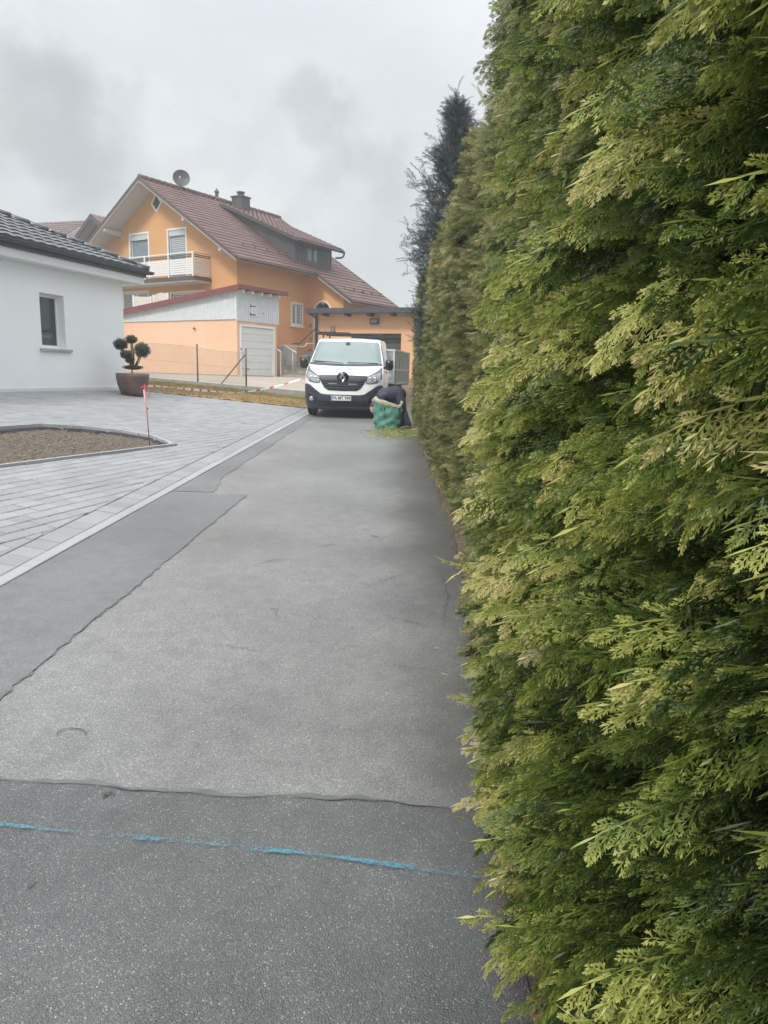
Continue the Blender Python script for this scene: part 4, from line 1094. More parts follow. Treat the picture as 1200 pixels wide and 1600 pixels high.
# ---- flat roofed garage behind the van
GO = (-1.269, 31., 1.05)
def build_flat_garage():
    t = thing('flat_roof_garage', 'apricot garage with dark flat roof edge behind the white van', 'garage', GO, R_(-20.8))
    dz = GO[2] - 1.1; zt = 3.02 + 1.1 - GO[2]; off = 1.1 - GO[2]
    b = MB(); op = (-.35, 1.91, -.5, 2.18 + off)
    wall_with_holes(b, 'y', 0, -1.93, 5.2, -.6, zt, [(op[0], op[1], -.6, op[3])], .35)
    b.quad((-1.93, 0, -.6), (-1.93, 6, -.6), (-1.93, 6, zt), (-1.93, 0, zt)); b.quad((5.2, 0, -.6), (5.2, 6, -.6), (5.2, 6, zt), (5.2, 0, zt)); b.quad((-1.93, 6, -.6), (5.2, 6, -.6), (5.2, 6, zt), (-1.93, 6, zt))
    b.build('wall', M['orange_flat'], t, fixn=False)
    b = MB(); b.box(-2.22, 5.5, -.55, 6.2, zt - .03, zt + .05); b.box(-2.26, 5.54, -.60, -.551, zt - .05, zt + .15); b.box(-2.26, -2.221, -.55, 6.2, zt - .05, zt + .15)
    b.build('roof', M['anthracite'], t)
    b = MB()
    for k in range(7): b.box(-1.5 + k * 1.02, -1.38 + k * 1.02, -.5, -.002, zt - .16, zt - .031)
    b.build('rafter_tail', M['wood_dark'], t)
    b = MB(); n = 6; h = (op[3] + .02) / n
    for k in range(n): b.box(op[0], op[1], .30, .34, k * h, (k + 1) * h - .025)
    b.box(op[0], op[1], .33, .36, -.5, op[3]).box(op[0], op[1], .12, .2, op[3] - .16, op[3])
    b.build('garage_door', M['darkmetal'], t)
    b = MB(); b.box(.55, .92, -.16, -.04, 2.55 + off, 2.78 + off).box(.69, .78, -.04, .0, 2.6 + off, 2.7 + off); fl = b.build('floodlight', M['black_metal'], t)
    b = MB(); b.box(.60, .87, -.166, -.1605, 2.59 + off, 2.74 + off); b.build('lamp_glass', M['glass_blue'], fl)
    b = MB(); b.box(-1.30, -1.12, -.09, .0, 2.2 + off, 2.46 + off); b.build('letter_box', mat('grey_box', (.25, .23, .24), .5), t, bevel=.01)
    b = MB(); b.tube([(-2.15, -.45, zt - .06), (-1.99, -.3, zt - .16), (-1.97, -.06, zt - .28), (-1.97, -.06, -.4)], .045, 10); b.build('downpipe', M['anthracite'], t, smooth=True)
build_flat_garage()

# ---- far house roof peeking over the bungalow
def build_far():
    o = at(125, 365, 44); z0 = 1.4
    t = thing('neighbour_house', 'brown red tiled roof of a house seen behind the bungalow roof', 'house', (o[0], o[1], z0), R_(57))
    fr = Fr((o[0], o[1], z0), 57)
    rp = fr.hit(143, 335, 0, 0)        # ridge end
    zr = rp[2]; y0 = rp[1]; sl = .7; wv_ = 5
    b = MB()
    for s in (-1, 1):
        b.prism([(0, y0, zr), (0, y0 + s * wv_, zr - sl * wv_), (0, y0 + s * wv_, zr - sl * wv_ - .2), (0, y0, zr - .2)], (9, 0, 0))
    rf = b.build('roof', M['soffit'], t)
    b = MB(); ca = 1 / math.hypot(1, sl)
    for s in (-1, 1): tiles(b, (0, y0 + s * wv_, zr - sl * wv_ + .01), (1, 0, 0), (0, -s * ca, sl * ca), 9, wv_ / ca, course=.36, pan=.33, nx=4, amp=.03, step=.03)
    b.build('roof_tiles', M['rooftile2'], rf, fixn=False)
    b = MB()
    for s in (-1, 1): b.prism([(-.04, y0, zr + .05), (-.04, y0 + s * wv_, zr - sl * wv_ + .05), (-.04, y0 + s * wv_, zr - sl * wv_ - .25), (-.04, y0, zr - .25)], (-.04, 0, 0))
    b.build('barge_board', M['darkmetal'], rf)
    b = MB(); b.prism([(.6, y0 - 4.4, -1), (.6, y0 + 4.4, -1), (.6, y0 + 4.4, zr - sl * 4.4 - .2), (.6, y0, zr - .2), (.6, y0 - 4.4, zr - sl * 4.4 - .2)], (8, 0, 0)); b.build('wall', M['darkmetal'], t)
    # long wing with its ridge to the left
    a = at(138, 345, 46); c = at(70, 347.5, 47)
    t = thing('neighbour_barn', 'low red brown roof running left behind the bungalow ridge', 'house', (a[0], a[1], z0), math.atan2(c[1] - a[1], c[0] - a[0]))
    L_ = math.hypot(c[0] - a[0], c[1] - a[1]) + 1.5; zt = a[2] - z0; W2 = 4.; sl = .6; ca = 1 / math.hypot(1, sl)
    b = MB(); rf = None
    for s in (-1, 1): b.prism([(0, 0, zt), (0, s * W2, zt - sl * W2), (0, s * W2, zt - sl * W2 - .2), (0, 0, zt - .2)], (L_, 0, 0))
    rf = b.build('roof', M['soffit'], t); b = MB()
    for s in (-1, 1): tiles(b, (0, s * W2, zt - sl * W2 + .01), (1, 0, 0), (0, -s * ca, sl * ca), L_, W2 / ca, course=.36, pan=.33, nx=4, amp=.03, step=.03)
    b.build('roof_tiles', M['rooftile2'], rf, fixn=False)
    b = MB(); b.prism([(.1, -3.6, -1), (.1, 3.6, -1), (.1, 3.6, zt - sl * 3.6 - .2), (.1, 0, zt - .2), (.1, -3.6, zt - sl * 3.6 - .2)], (L_ - .2, 0, 0)); b.build('wall', M['white_wall'], t)
build_far()

# ---- entrance steps, landing, handrails
def build_steps():
    p = at(437, 588, 30.6); t = thing('entrance_steps', 'grey stone steps and low walls leading up to the orange house', 'steps', (p[0], p[1], 1.38))
    ZB = 1.38
    def L3(px, py, Y): q = at(px, py, Y); return np.array([q[0] - p[0], q[1] - p[1], q[2] - ZB])
    b = MB()
    for k in range(7):
        xa = (0, 0, .02, .62, .66, .70, .74)[k]; b.box(xa, 2.6, .02 + k * .29, 3.2, (-.5 if k == 0 else .166 * k + .001), .166 * (k + 1) - .012); b.box(xa - .02, 2.62, -.01 + k * .29, 3.2, .166 * (k + 1) - .0115, .166 * (k + 1))
    b.nosplit = True
    b.build('step', M['stepstone'], t)
    b = MB(); b.box(-.25, .60, .92, 1.1, -.2, 1.30); b.build('side_wall', mat('grey_side_wall', (.42, .42, .41), .8, .06), t)
    t2 = thing('stair_handrail', 'pale metal handrail on thin posts along the entrance steps', 'handrail', (p[0], p[1], ZB))
    b = MB(); q = [L3(430, 541, 31.4), L3(444, 540, 31.4), L3(463, 551, 30.5)]
    b.tube(q, .03, 8); b.tube([L3(444, 540, 31.4), L3(476, 542, 32.6), L3(479, 537, 32.7), L3(492, 537, 33)], .025, 8)
    b.build('rail', M['rail_pale'], t2, smooth=True)
    b = MB()
    for (px, pt, pb, Y) in [(445, 541, 567, 31.3), (457.5, 549, 583, 30.7)]:
        a, c = L3(px, pt, Y), L3(px, pb, Y); b.tube([(a[0], a[1], c[2] - .15), a], .028, 8)
    b.build('post', M['galv'], t2, smooth=True)
    t3 = thing('lower_stair_handrail', 'short pale handrail piece beside the white garage door', 'handrail', (p[0], p[1], ZB))
    b = MB(); b.tube([L3(433.5, 546, 30.4), L3(439, 550, 30.2)], .028, 8); b.tube([L3(438.6, 550, 30.2), (L3(438.6, 550, 30.2)[0], L3(438.6, 550, 30.2)[1], .1)], .02, 6); b.build('rail', M['rail_pale'], t3)
    # thin dark pole leaning on the house wall, grey bin
    t4 = thing('wall_handrail', 'thin brown handrail climbing the orange wall below the window', 'handrail', (p[0], p[1], ZB))
    b = MB(); b.tube([L3(465, 539, 36.2), L3(494, 513, 36.6)], .03, 8); b.tube([L3(457, 537, 36.2), L3(465, 536.5, 36.2)], .035, 8); b.build('rail', M['wood_dark'], t4)
    a = at(477, 572, 30.9)
    t5 = thing('grey_bin', 'dark grey plastic tub standing on the steps beside the van', 'tub', (a[0], a[1], a[2]))
    b = MB(); b.lathe([(0, 0), (.17, 0), (.20, .36), (.215, .37), (.215, .40), (.19, .40), (.17, .1), (0, .1)], (0, 0, 0), 20); b.build('tub', mat('dark_plastic_tub', (.07, .075, .08), .5), t5, smooth=True)
    b = MB(); b.lathe([(.222, .402), (.215, .43), (0, .45)], (0, 0, 0), 20); b.build('lid', mat('grey_lid', (.2, .2, .2), .5), t5, smooth=True)
build_steps()

# ================================================================== FENCE, TAPE, STAKE, POT
def build_fence():
    xL, xR = -10.2, -4.43; y = 22.63
    base = (xR, y, slabz(xR, 22.6))
    t = thing('wire_fence', 'low chain link fence with brown steel posts before the orange garage', 'fence', base)
    b = MB()
    for x in (-4.43, -5.95, -8.0, -10.1):
        z0 = slabz(x, y) - .05 - base[2]; h = 1.13
        b = MB(); b.tube([(x - base[0], 0, z0), (x - base[0], 0, z0 + h + .05)], .026, 8).lathe([(.03, z0 + h + .04), (.03, z0 + h + .07), (0, z0 + h + .09)], (x - base[0], 0, 0), 8); b.build('post', M['fence_green'], t, smooth=True)
    b = MB(); xb_ = -5.24; b.tube([(xb_ - base[0], 0, slabz(xb_, y) - base[2] - .02), (-.02, 0, .98)], .02, 8); b.build('brace', M['fence_green'], t)
    b = MB()
    zt = lambda x: slabz(x, y) + 1.05 - base[2] - .03 * math.sin((x + 5.9) * 2); zb_ = lambda x: slabz(x, y) + .06 - base[2]
    sp = .075; wr = .0028
    def seg(xa, za, xc, zc, r=wr):
        d = np.array([xc - xa, zc - za]); d /= np.linalg.norm(d) + 1e-9; n_ = np.array([-d[1], d[0]]) * r
        b.add([(xa - base[0] + n_[0], -.03, za + n_[1]), (xc - base[0] + n_[0], -.03, zc + n_[1]), (xc - base[0] - n_[0], -.028, zc - n_[1]), (xa - base[0] - n_[0], -.028, za - n_[1])], [(0, 1, 2, 3)])
    k = xL
    while k < xR + 1.1:
        for s in (1, -1):
            xa = k if s > 0 else k; pts = []
            x_a = k; x_b = k - s * 1.0
            za, zc = zb_(x_a), zt(x_b)
            # clip to the fence span
            lo, hi = 0., 1.
            for q in (0., 1.):
                pass
            f = lambda q: (x_a + (x_b - x_a) * q, za + (zc - za) * q)
            if x_a > xR: lo = (x_a - xR) / (x_a - x_b) if x_a != x_b else 0
            if x_b > xR: hi = (xR - x_a) / (x_b - x_a)
            if lo < hi and x_b > xL - 1: seg(*f(max(lo, 0)), *f(min(hi, 1)))
        k += sp
    b.build('mesh', M['wire'], t, fixn=False)
    b = MB()
    xs = lin(xL, xR, 30)
    for fz in (zt, lambda x: (zt(x) + zb_(x)) / 2, zb_): b.tube([(x - base[0], -.03, fz(x)) for x in xs], .0035, 5)
    b.build('tension_wire', M['wire'], t)
build_fence()

def build_tape():
    base = G(234, 691); top = at(226, 604, base[1] + .05)
    t = thing('barrier_stake', 'thin red steel stake pushed into the edge of the soil bed', 'stake', base)
    q = top - base; b = MB(); b.tube([(0, 0, -.1), q + np.array([0, 0, .03])], .0085, 8); b.build('rod', M['stake_red'], t, smooth=True)
    b = MB(); z = q[2]; b.tube([q * .985, q * .985 + np.array([.062, 0, .01]), q * .985 + np.array([.068, 0, -.12]), q * .86 + np.array([.02, 0, 0])], .0055, 6); b.build('wire_hook', M['stake_red'], t)
    # tape: ribbon sagging from the stake to the corner of the steps
    pts = [(219, 605.5, base[1] + .02), (230, 603, base[1] + .05), (248, 603.5, 11.8), (265, 605, 12.7), (290, 607.5, 13.8), (318, 610, 15), (345, 612.5, 16.1), (372, 613, 17.1), (395, 611, 17.8), (420, 606.5, 18.4), (445, 600, 18.9), (470, 592.5, 19.25), (483, 589, 19.35)]
    P = [at(*p) for p in pts]; F_ = []
    for i in range(len(P) - 1):
        for s in np.linspace(0, 1, 30)[:-1]: F_.append(P[i] * (1 - s) + P[i + 1] * s)
    F_.append(P[-1])
    tt = thing('barrier_tape', 'red and white striped barrier tape sagging from the red stake towards the steps', 'barrier tape', tuple(P[1]))
    b = MB(); acc = 0; o = P[1]
    for i in range(len(F_) - 1):
        a, c = F_[i] - o, F_[i + 1] - o; d = np.linalg.norm(c - a); acc += d
        tw = .9 * math.sin(acc * .9) ; hw_ = .026 * (.30 + .70 * abs(math.cos(acc * .75))) * min(1, .35 + acc * .4)
        u = np.array([0, math.sin(tw) * hw_, math.cos(tw) * hw_]); mi = 1 if (acc / .55) % 1 > .30 else 0
        if mi: hw_ *= 1
        b.add([a - u, c - u, c + u, a + u], [(0, 1, 2, 3)], mi)
    b.build('ribbon', [M['tape_red'], M['tape_white']], tt, fixn=False)
    # loose end hanging down the stake
    b = MB(); o_ = P[1]
    hang = [(-.045, 0, -.0), (-.05, .01, -.06), (-.04, .012, -.16), (-.025, .01, -.26), (-.012, .008, -.33), (0.0, 0, -.36)]
    for i in range(5):
        a, c = np.array(hang[i]), np.array(hang[i + 1]); u = np.array([.022 - .003 * i, .005, 0])
        b.add([a - u, c - u, c + u, a + u], [(0, 1, 2, 3)], 0 if i in (0, 4) else 1)
    b.build('loose_end', [M['tape_red'], M['tape_white']], tt, fixn=False)
build_tape()

def leaf_cloud(name, parent, centers, n, size, mt, bias=None):
    """small two-sided leaf faces spread through the outer part of ellipsoids, one mesh"""
    V = np.zeros((n * 4, 3)); T = np.zeros(n * 4)
    cs = rng.integers(0, len(centers), n)
    for i in range(n):
        c = centers[cs[i]]; d = rng.normal(0, 1, 3); d /= np.linalg.norm(d); rr = rng.uniform(.55, 1.0) ** .6 * (1 + .14 * rng.random() ** 3)
        lump = 1 + .15 * math.sin(d[0] * 6 + d[1] * 5 + c[0] * 9) * math.cos(d[2] * 5 + c[2] * 7)
        p = np.array(c[:3]) + d * np.array(c[3:6]) * rr * lump
        a = rng.normal(0, 1, 3); a /= np.linalg.norm(a); q = np.cross(a, d + rng.normal(0, .6, 3)); q /= np.linalg.norm(q) + 1e-9
        s = size * rng.uniform(.6, 1.3)
        V[i * 4:i * 4 + 4] = [p - a * s, p - q * s * .5, p + a * s, p + q * s * .5]
        T[i * 4:i * 4 + 4] = np.clip(.45 + .3 * d[2] + rng.normal(0, .22), 0, 1)
    me = bpy.data.meshes.new(name); me.from_pydata(V.tolist(), [], np.arange(n * 4).reshape(-1, 4).tolist())
    a_ = me.attributes.new('tint', 'FLOAT', 'POINT'); a_.data.foreach_set('value', T.astype(np.float32)); me.materials.append(mt)
    return link_mesh(name, me, parent)
def build_pot():
    c = at(208, 609, 16.75); z = yardz(c[0], c[1])
    t = thing('potted_topiary', 'cloud pruned dark shrub in a big brown pot at the bungalow corner', 'potted plant', (c[0], c[1], z))
    k = 16.75 / 1130
    b = MB(); b.lathe([(0, 0), (.235, 0), (.25, .01), (.30, .12), (.345, .26), (.368, .40), (.372, .50), (.36, .505), (.345, .50), (.335, .44), (0, .43)], (0, 0, 0), 40)
    b.build('pot', M['pot'], t, smooth=True)
    b = MB(); b.lathe([(0, .455), (.33, .45)], (0, 0, 0), 24); b.build('potting_soil', M['soil'], t)
    def P(px, py, dy=0.): q = at(px, py, 16.75 + dy); return (q[0] - c[0], q[1] - c[1], q[2] - z)
    balls = [(188.5, 538, 11, 9, .05), (205.5, 530, 9, 6.5, -.03), (222, 547, 12.5, 11.5, 0), (197.5, 554, 9.5, 7, -.12), (203, 562, 7, 6, .1), (208, 574, 15, 3.6, 0)]
    trunk = MB(); b0 = P(208, 577)
    for (px, py, rx, rz, dy), mid in zip(balls[:5], [P(200, 562), P(209, 555), P(214, 566), P(203, 566), P(206, 570)]):
        e = P(px, py, dy); trunk.tube([b0, mid, e], [.026, .018, .011], 7)
    trunk.tube([P(211, 574), P(217, 566), P(222, 553)], [.014, .012, .01], 6)
    trunk.build('trunk', M['bark'], t, smooth=True)
    for (px, py, rx, rz, dy) in balls:
        e = P(px, py, dy); r = (rx * k, rx * k * .9, rz * k)
        leaf_cloud('foliage', t, [(*e, *r)], int(1500 * rx * rz / 100) + 400, .014, M['leaf_box'])
        core = MB(); core.lathe([(r[0] * .78 * math.sin(a), e[2] - r[2] * .78 * math.cos(a)) for a in np.linspace(0, math.pi, 9)], (e[0], e[1], 0), 14)
        core.build('foliage_core', M['core'], t, smooth=True)
build_pot()

# ================================================================== WHITE VAN
def build_van():
    yaw = R_(-2.2)
    VX, VY = -1.10, 17.7
    t = thing('white_van', 'white panel van with dark bumper parked facing the viewer on the drive', 'van', (VX, VY, roadz(0, VY)), yaw)
    t.rotation_euler = (math.atan(.03), 0, yaw)
    Zp = [.20, .26, .40, .52, .60, .74, .90, 1.02, 1.10, 1.18, 1.27, 1.36, 1.50, 1.66, 1.80, 1.87, 1.92, 1.95]
    Yp = [.14, .06, .00, -.01, 0.0, .02, .05, .10, .18, .34, .56, .78, .95, 1.15, 1.33, 1.42, 1.56, 1.80]
    Wp = [.90, .93, .955, .965, .97, .975, .978, .978, .975, .968, .955, .94, .91, .875, .84, .822, .80, .76]
    yf = lambda z: float(np.interp(z, Zp, Yp)); wf = lambda z: float(np.interp(z, Zp, Wp))
    def S(tt, z, off=0.):
        w_ = wf(z); x = w_ * tt
        k = .16 * abs(tt) ** 2.6 + .22 * abs(tt) ** 11
        if z > 1.3: k = .10 * abs(tt) ** 2.4 + .16 * abs(tt) ** 10
        elif z > 1.0: s = (z - 1.0) / .3; k = k * (1 - s) + s * (.10 * abs(tt) ** 2.4 + .16 * abs(tt) ** 10)
        dy = yf(z + .02) - yf(z - .02); nv = np.array([0, -.04, dy]); nv = nv / np.linalg.norm(nv)
        nx = .9 * abs(tt) ** 8 * (1 if tt > 0 else -1); nv = nv + np.array([nx, 0, 0]); nv /= np.linalg.norm(nv)
        return np.array([x, yf(z) + k, z]) + nv * off
    ts = [math.sin(a) for a in np.linspace(-math.pi / 2, math.pi / 2, 45)]
    zs = sorted(set(lin(.22, 1.95, 60) + Zp[1:]))
    b = MB()
    b.grid(lambda a, z: S(a, z), ts, zs)
    YB = 5.0
    for s in (-1, 1):                  # sides, with wheel arches cut as dark recesses later
        b.grid(lambda f, z: (lambda p: (s * (wf(z) - .012 * f ** 8), p[1] + (YB - p[1]) * f, z))(S(s, z)), lin(0, 1, 30), zs)
    # roof: crown from side to side
    b.grid(lambda a, f: (a * wf(1.95), (S(a, 1.95)[1]) * (1 - f) + (YB - .02) * f, 1.95 + .035 * (1 - a * a) * min(1, f * 4 + .1)), ts, lin(0, 1, 12))
    b.grid(lambda a, z: (a * wf(z), YB - .0 - .0, z), ts, zs)
    b.grid(lambda a, f: (a * wf(.22), S(a, .22)[1] * (1 - f) + YB * f, .22), ts, [0, 1])
    b.build('body', M['van_white'], t, smooth=True)
    def patch(name, mt, t0, t1, zlo, zhi, off=.006, nt=40, nzv=10, parent=None):
        b = MB(); tsv = lin(t0, t1, nt)
        b.grid(lambda a, f: S(a, zlo(a) + (zhi(a) - zlo(a)) * f, off), tsv, lin(0, 1, nzv))
        # closed rim back to the body
        for f in (0, 1): b.grid(lambda a, g: S(a, zlo(a) + (zhi(a) - zlo(a)) * f, off * (1 - g) - .002), tsv, [0, 1])
        for a_ in (t0, t1): b.grid(lambda f, g: S(a_, zlo(a_) + (zhi(a_) - zlo(a_)) * f, off * (1 - g) - .002), lin(0, 1, nzv), [0, 1])
        return b.build(name, mt, parent or t, smooth=True, fixn=False)
    I = lambda xs, ys: (lambda a: float(np.interp(abs(a), xs, ys)))
    patch('windscreen', M['windscreen'], -.955, .955, lambda a: 1.335 - .03 * (1 - a * a), I([0, .9, .955], [1.875, 1.868, 1.84]), .006, 44, 14)
    patch('windscreen_seal', M['gloss_black'], -.97, .97, lambda a: 1.29 - .03 * (1 - a * a), lambda a: 1.336 - .03 * (1 - a * a), .008, 40, 3)
    patch('bumper', M['van_black'], -.999, .999, lambda a: .215, I([0, .42, .55, .70, .84, .93, 1], [.585, .585, .60, .70, .80, .83, .80]), .014, 60, 12)
    patch('lower_grille', M['gloss_black'], -.62, .62, lambda a: .30, lambda a: .43, .018, 30, 3)
    gr = patch('grille', M['gloss_black'], -.60, .60, I([0, .36, .46, .54, .60], [.675, .685, .74, .86, .98]), lambda a: 1.035 - .02 * abs(a), .010, 44, 8)
    patch('grille_bar', M['van_black'], -.61, .61, lambda a: .955 - .01 * abs(a), lambda a: 1.045 - .02 * abs(a), .022, 40, 3, gr)
    for k, z in enumerate((.74, .80, .86, .92)):
        lim = [.44, .48, .52, .55][k]
        patch('grille_slat', M['van_black'], -lim, lim, lambda a: z, lambda a: z + .022, .024, 30, 2, gr)
    for s in (-1, 1):
        patch('grille_trim', M['chrome'], min(s * .14, s * .36), max(s * .14, s * .36), lambda a: .835, lambda a: .845, .030, 12, 2, gr)
    # headlamps swept up at the outside
    for s in (-1, 1):
        a0, a1 = sorted((s * .575, s * .965))
        lo = I([.575, .66, .85, .965], [.865, .85, .875, .97]); hi = I([.575, .72, .86, .965], [1.0, 1.085, 1.165, 1.26])
        h = patch('headlight', M['lamp_dark'], a0, a1, lo, hi, .009, 16, 8)
        a0, a1 = sorted((s * .60, s * .93))
        patch('lens', M['lamp'], a0, a1, I([.6, .7, .93], [.875, .87, .94]), I([.6, .75, .93], [.985, 1.06, 1.12]), .014, 14, 6, h)
        for cx in (.68, .80):
            p = S(s * cx, .96, .02); q = MB(); q.lathe([(.055, 0), (.05, -.012), (.03, -.004), (0, -.004)], (p[0], p[1], p[2]), 16, axis='y'); q.build('reflector', M['chrome'], h, smooth=True)
        p = S(s * .80, .47, .02); q = MB(); q.lathe([(.06, .0), (.05, -.02), (.0, -.01)], tuple(p), 16, axis='y'); q.build('fog_light', M['lamp'], t, smooth=True)
        a0, a1 = sorted((s * .66, s * .92)); patch('bumper_recess', M['gloss_black'], a0, a1, I([.66, .92], [.40, .42]), I([.66, .92], [.50, .60]), .017, 10, 3)
        patch('bumper_lip', M['van_black'], min(s * .62, s * .97), max(s * .62, s * .97), I([.62, .75, .97], [.60, .665, .70]), I([.62, .75, .97], [.635, .71, .735]), .030, 14, 2)
    patch('bumper_lip', M['van_black'], -.93, .93, lambda a: .262, lambda a: .30, .035, 30, 2)
    # bonnet shut line, decal
    patch('bonnet_gap', M['lamp_dark'], -.62, .62, lambda a: 1.048 - .02 * abs(a), lambda a: 1.056 - .02 * abs(a), .004, 30, 2)
    def decal(poly, name, mt, dz=.004):
        b = MB(); b.add([S(a, z, dz) for a, z in poly], [tuple(range(len(poly)))]); return b
    b = MB()
    for poly in [[(-.20, 1.175), (-.06, 1.235), (-.03, 1.232), (-.14, 1.18)], [(-.06, 1.235), (.10, 1.235), (.085, 1.224), (-.03, 1.225)], [(.10, 1.235), (.24, 1.18), (.19, 1.18), (.07, 1.228)], [(-.13, 1.198), (.03, 1.200), (.03, 1.187), (-.15, 1.186)], [(.05, 1.205), (.15, 1.200), (.19, 1.184), (.06, 1.187)], [(-.3, 1.165), (.32, 1.166), (.32, 1.159), (-.3, 1.158)]]:
        b.add([S(a, z, .005) for a, z in poly], [tuple(range(len(poly)))])
    b.build('bonnet_emblem', M['logo_green'], t, fixn=False)
    b = MB(); a = -.36
    while a < .42:                     # illegibly small lettering under the emblem
        wdt = rnd.uniform(.02, .035); b.add([S(q, z, .005) for q, z in [(a, 1.128), (a + wdt, 1.128), (a + wdt, 1.146), (a, 1.146)]], [(0, 1, 2, 3)]); a += wdt + .016
    b.build('bonnet_lettering', M['logo_pale'], t, fixn=False)
    # badge: silver lozenge with a dark centre
    c = S(0, .975, .05); b = MB()
    od = [(0, .135), (.085, 0), (0, -.135), (-.085, 0)]; idd = [(0, .058), (.030, 0), (0, -.058), (-.030, 0)]
    for i in range(4):
        j = (i + 1) % 4; o_ = lambda p, d: (c[0] + p[0], c[1] - d, c[2] + p[1]); mpt = lambda i: ((od[i][0] + idd[i][0]) / 2, (od[i][1] + idd[i][1]) / 2)
        b.quad(o_(od[i], 0), o_(od[j], 0), o_(mpt(j), .022), o_(mpt(i), .022)); b.quad(o_(mpt(i), .022), o_(mpt(j), .022), o_(idd[j], .0), o_(idd[i], .0)); b.quad(o_(od[i], 0), o_(od[j], 0), o_(od[j], -.03), o_(od[i], -.03))
    bd = b.build('badge', M['chrome'], t)
    b = MB(); b.lathe([(0, -.004), (.135, -.004), (.150, .02), (.150, .05)], (c[0], c[1] + .006, c[2]), 24, axis='y'); b.build('badge_plate', M['gloss_black'], bd, smooth=True)
    # number plate
    p = S(0, .50, .03); b = MB(); b.box(-.30, .22, p[1] - .012, p[1], .445, .56)
    pl = b.build('number_plate', M['plate'], t, bevel=.003)
    b = MB(); b.box(-.30, -.258, p[1] - .0145, p[1] - .0125, .447, .558); b.build('plate_strip', M['plate_blue'], pl)
    cu = bpy.data.curves.new('plate_text', 'FONT'); cu.body = 'PA MT 999'; cu.size = .118; cu.extrude = .0008; cu.offset = .0018; cu.align_x = 'CENTER'; cu.align_y = 'CENTER'; cu.space_character = 1.0
    tmp = bpy.data.objects.new('plate_text', cu); col.objects.link(tmp)
    me = bpy.data.meshes.new_from_object(tmp.evaluated_get(bpy.context.evaluated_depsgraph_get())); bpy.data.objects.remove(tmp)
    me.materials.clear(); me.materials.append(M['letter'])
    wtx = max(v.co.x for v in me.vertices) - min(v.co.x for v in me.vertices)
    o = link_mesh('plate_letters', me, pl); o.location = (-.018, p[1] - .0148, .5025); o.rotation_euler = (R_(90), 0, 0); o.scale = (.445 / wtx, 1, 1)
    # wiper, mirrors, roof bar
    b = MB(); b.tube([S(-.86, 1.345, .03), S(-.45, 1.33, .035), S(-.05, 1.30, .035)], [.014, .010, .008], 6); b.tube([S(.05, 1.33, .03), S(.5, 1.325, .03), S(.86, 1.33, .02)], .009, 6); b.build('wiper', M['gloss_black'], t)
    b = MB(); q = S(0, 1.80, .012); b.lathe([(.06, 0), (.05, -.012), (0, -.015)], (0, q[1] - .004, q[2]), 14, axis='y'); b.build('windscreen_sensor', M['lamp_dark'], t)
    for s in (-1, 1):
        b = MB(); cx = s * 1.10
        b.lathe([(.0, -.11), (.085, -.10), (.125, -.03), (.125, .05), (.11, .09), (0, .09)], (0, 0, 0), 14, axis='y')
        V = np.array(b.v); V[:, 0] = np.clip(V[:, 0] * 1.0, -.105, .105); V[:, 2] = np.sign(V[:, 2]) * np.minimum(np.abs(V[:, 2]) * 1.35, .14)
        b.v = [tuple(v + np.array([cx, 1.02, 1.32])) for v in V]
        b.tube([(s * .93, 1.08, 1.24), (s * 1.05, 1.04, 1.24)], .035, 8)
        b.build('wing_mirror', M['gloss_black'], t, smooth=True)
        # side glass with a dark shut line, door handle, moulding
        b = MB()
        sx = lambda z, d: s * (wf(z) + d)
        g = [(1.06, 1.30), (1.62, 1.30), (2.05, 1.30), (2.05, 1.80), (1.62, 1.80), (1.42, 1.72)]
        b.add([(sx(z, .004), y, z) for y, z in g], [tuple(range(len(g)))]); b.build('side_window', M['side_glass'], t, fixn=False)
        b = MB()
        for (ya, yb, za, zb_) in [(2.12, 2.135, .45, 1.86), (3.25, 3.262, .45, 1.86), (1.02, 1.035, .6, 1.25)]: b.grid(lambda z, y: (sx(z, .002), y, z), lin(za, zb_, 10), [ya, yb])
        b.build('door_gap', M['lamp_dark'], t, fixn=False)
        b = MB(); b.grid(lambda z, y: (sx(z, .012), y, z), [.5, .58, .66], lin(1.4, 3.6, 8)); b.build('side_moulding', M['van_black'], t, fixn=False)
        b = MB(); b.box(min(sx(1.1, .0), sx(1.1, .03)), max(sx(1.1, .0), sx(1.1, .03)), 1.9, 2.06, 1.08, 1.12); b.build('door_handle', M['van_black'], t)
        # wheels in dark arches
        for yw in (.93, 4.05):
            b = MB(); b.lathe([(0, 0), (.39, 0), (.41, .004)], (0, 0, 0), 28, axis='x')
            V = [(s * (wf(.45) + .003), yw + v[1], .34 + v[2]) for v in b.v if True]
            b.v = [(s * (wf(max(.22, min(1.1, v[2]))) + .003), v[1], max(.20, v[2])) for v in V]; b.build('wheel_arch', M['gloss_black'], t, fixn=False)
            b = MB(); x0 = s * .74; wdt = s * .225
            b.lathe([(.19, 0), (.29, 0), (.325, .02), (.335, .06), (.335, .165), (.325, .205), (.29, .225), (.20, .225), (.19, .2)], (0, 0, 0), 32, axis='x')
            b.v = [(x0 + s * v[0], yw + v[1], .335 + v[2]) for v in b.v]; wh = b.build('wheel', M['rubber'], t, smooth=True)
            b = MB(); b.lathe([(.20, .205), (.19, .19), (.16, .16), (.06, .175), (0, .18)], (0, 0, 0), 24, axis='x')
            b.v = [(x0 + s * v[0], yw + v[1], .335 + v[2]) for v in b.v]; b.build('rim', M['rim'], wh, smooth=True)
    b = MB()
    for yy in (1.9, 3.3): b.box(-.82, .82, yy, yy + .05, 2.04, 2.07); b.box(-.74, -.70, yy, yy + .05, 1.97, 2.04); b.box(.70, .74, yy, yy + .05, 1.97, 2.04)
    rk = b.build('roof_bar', M['black_metal'], t)
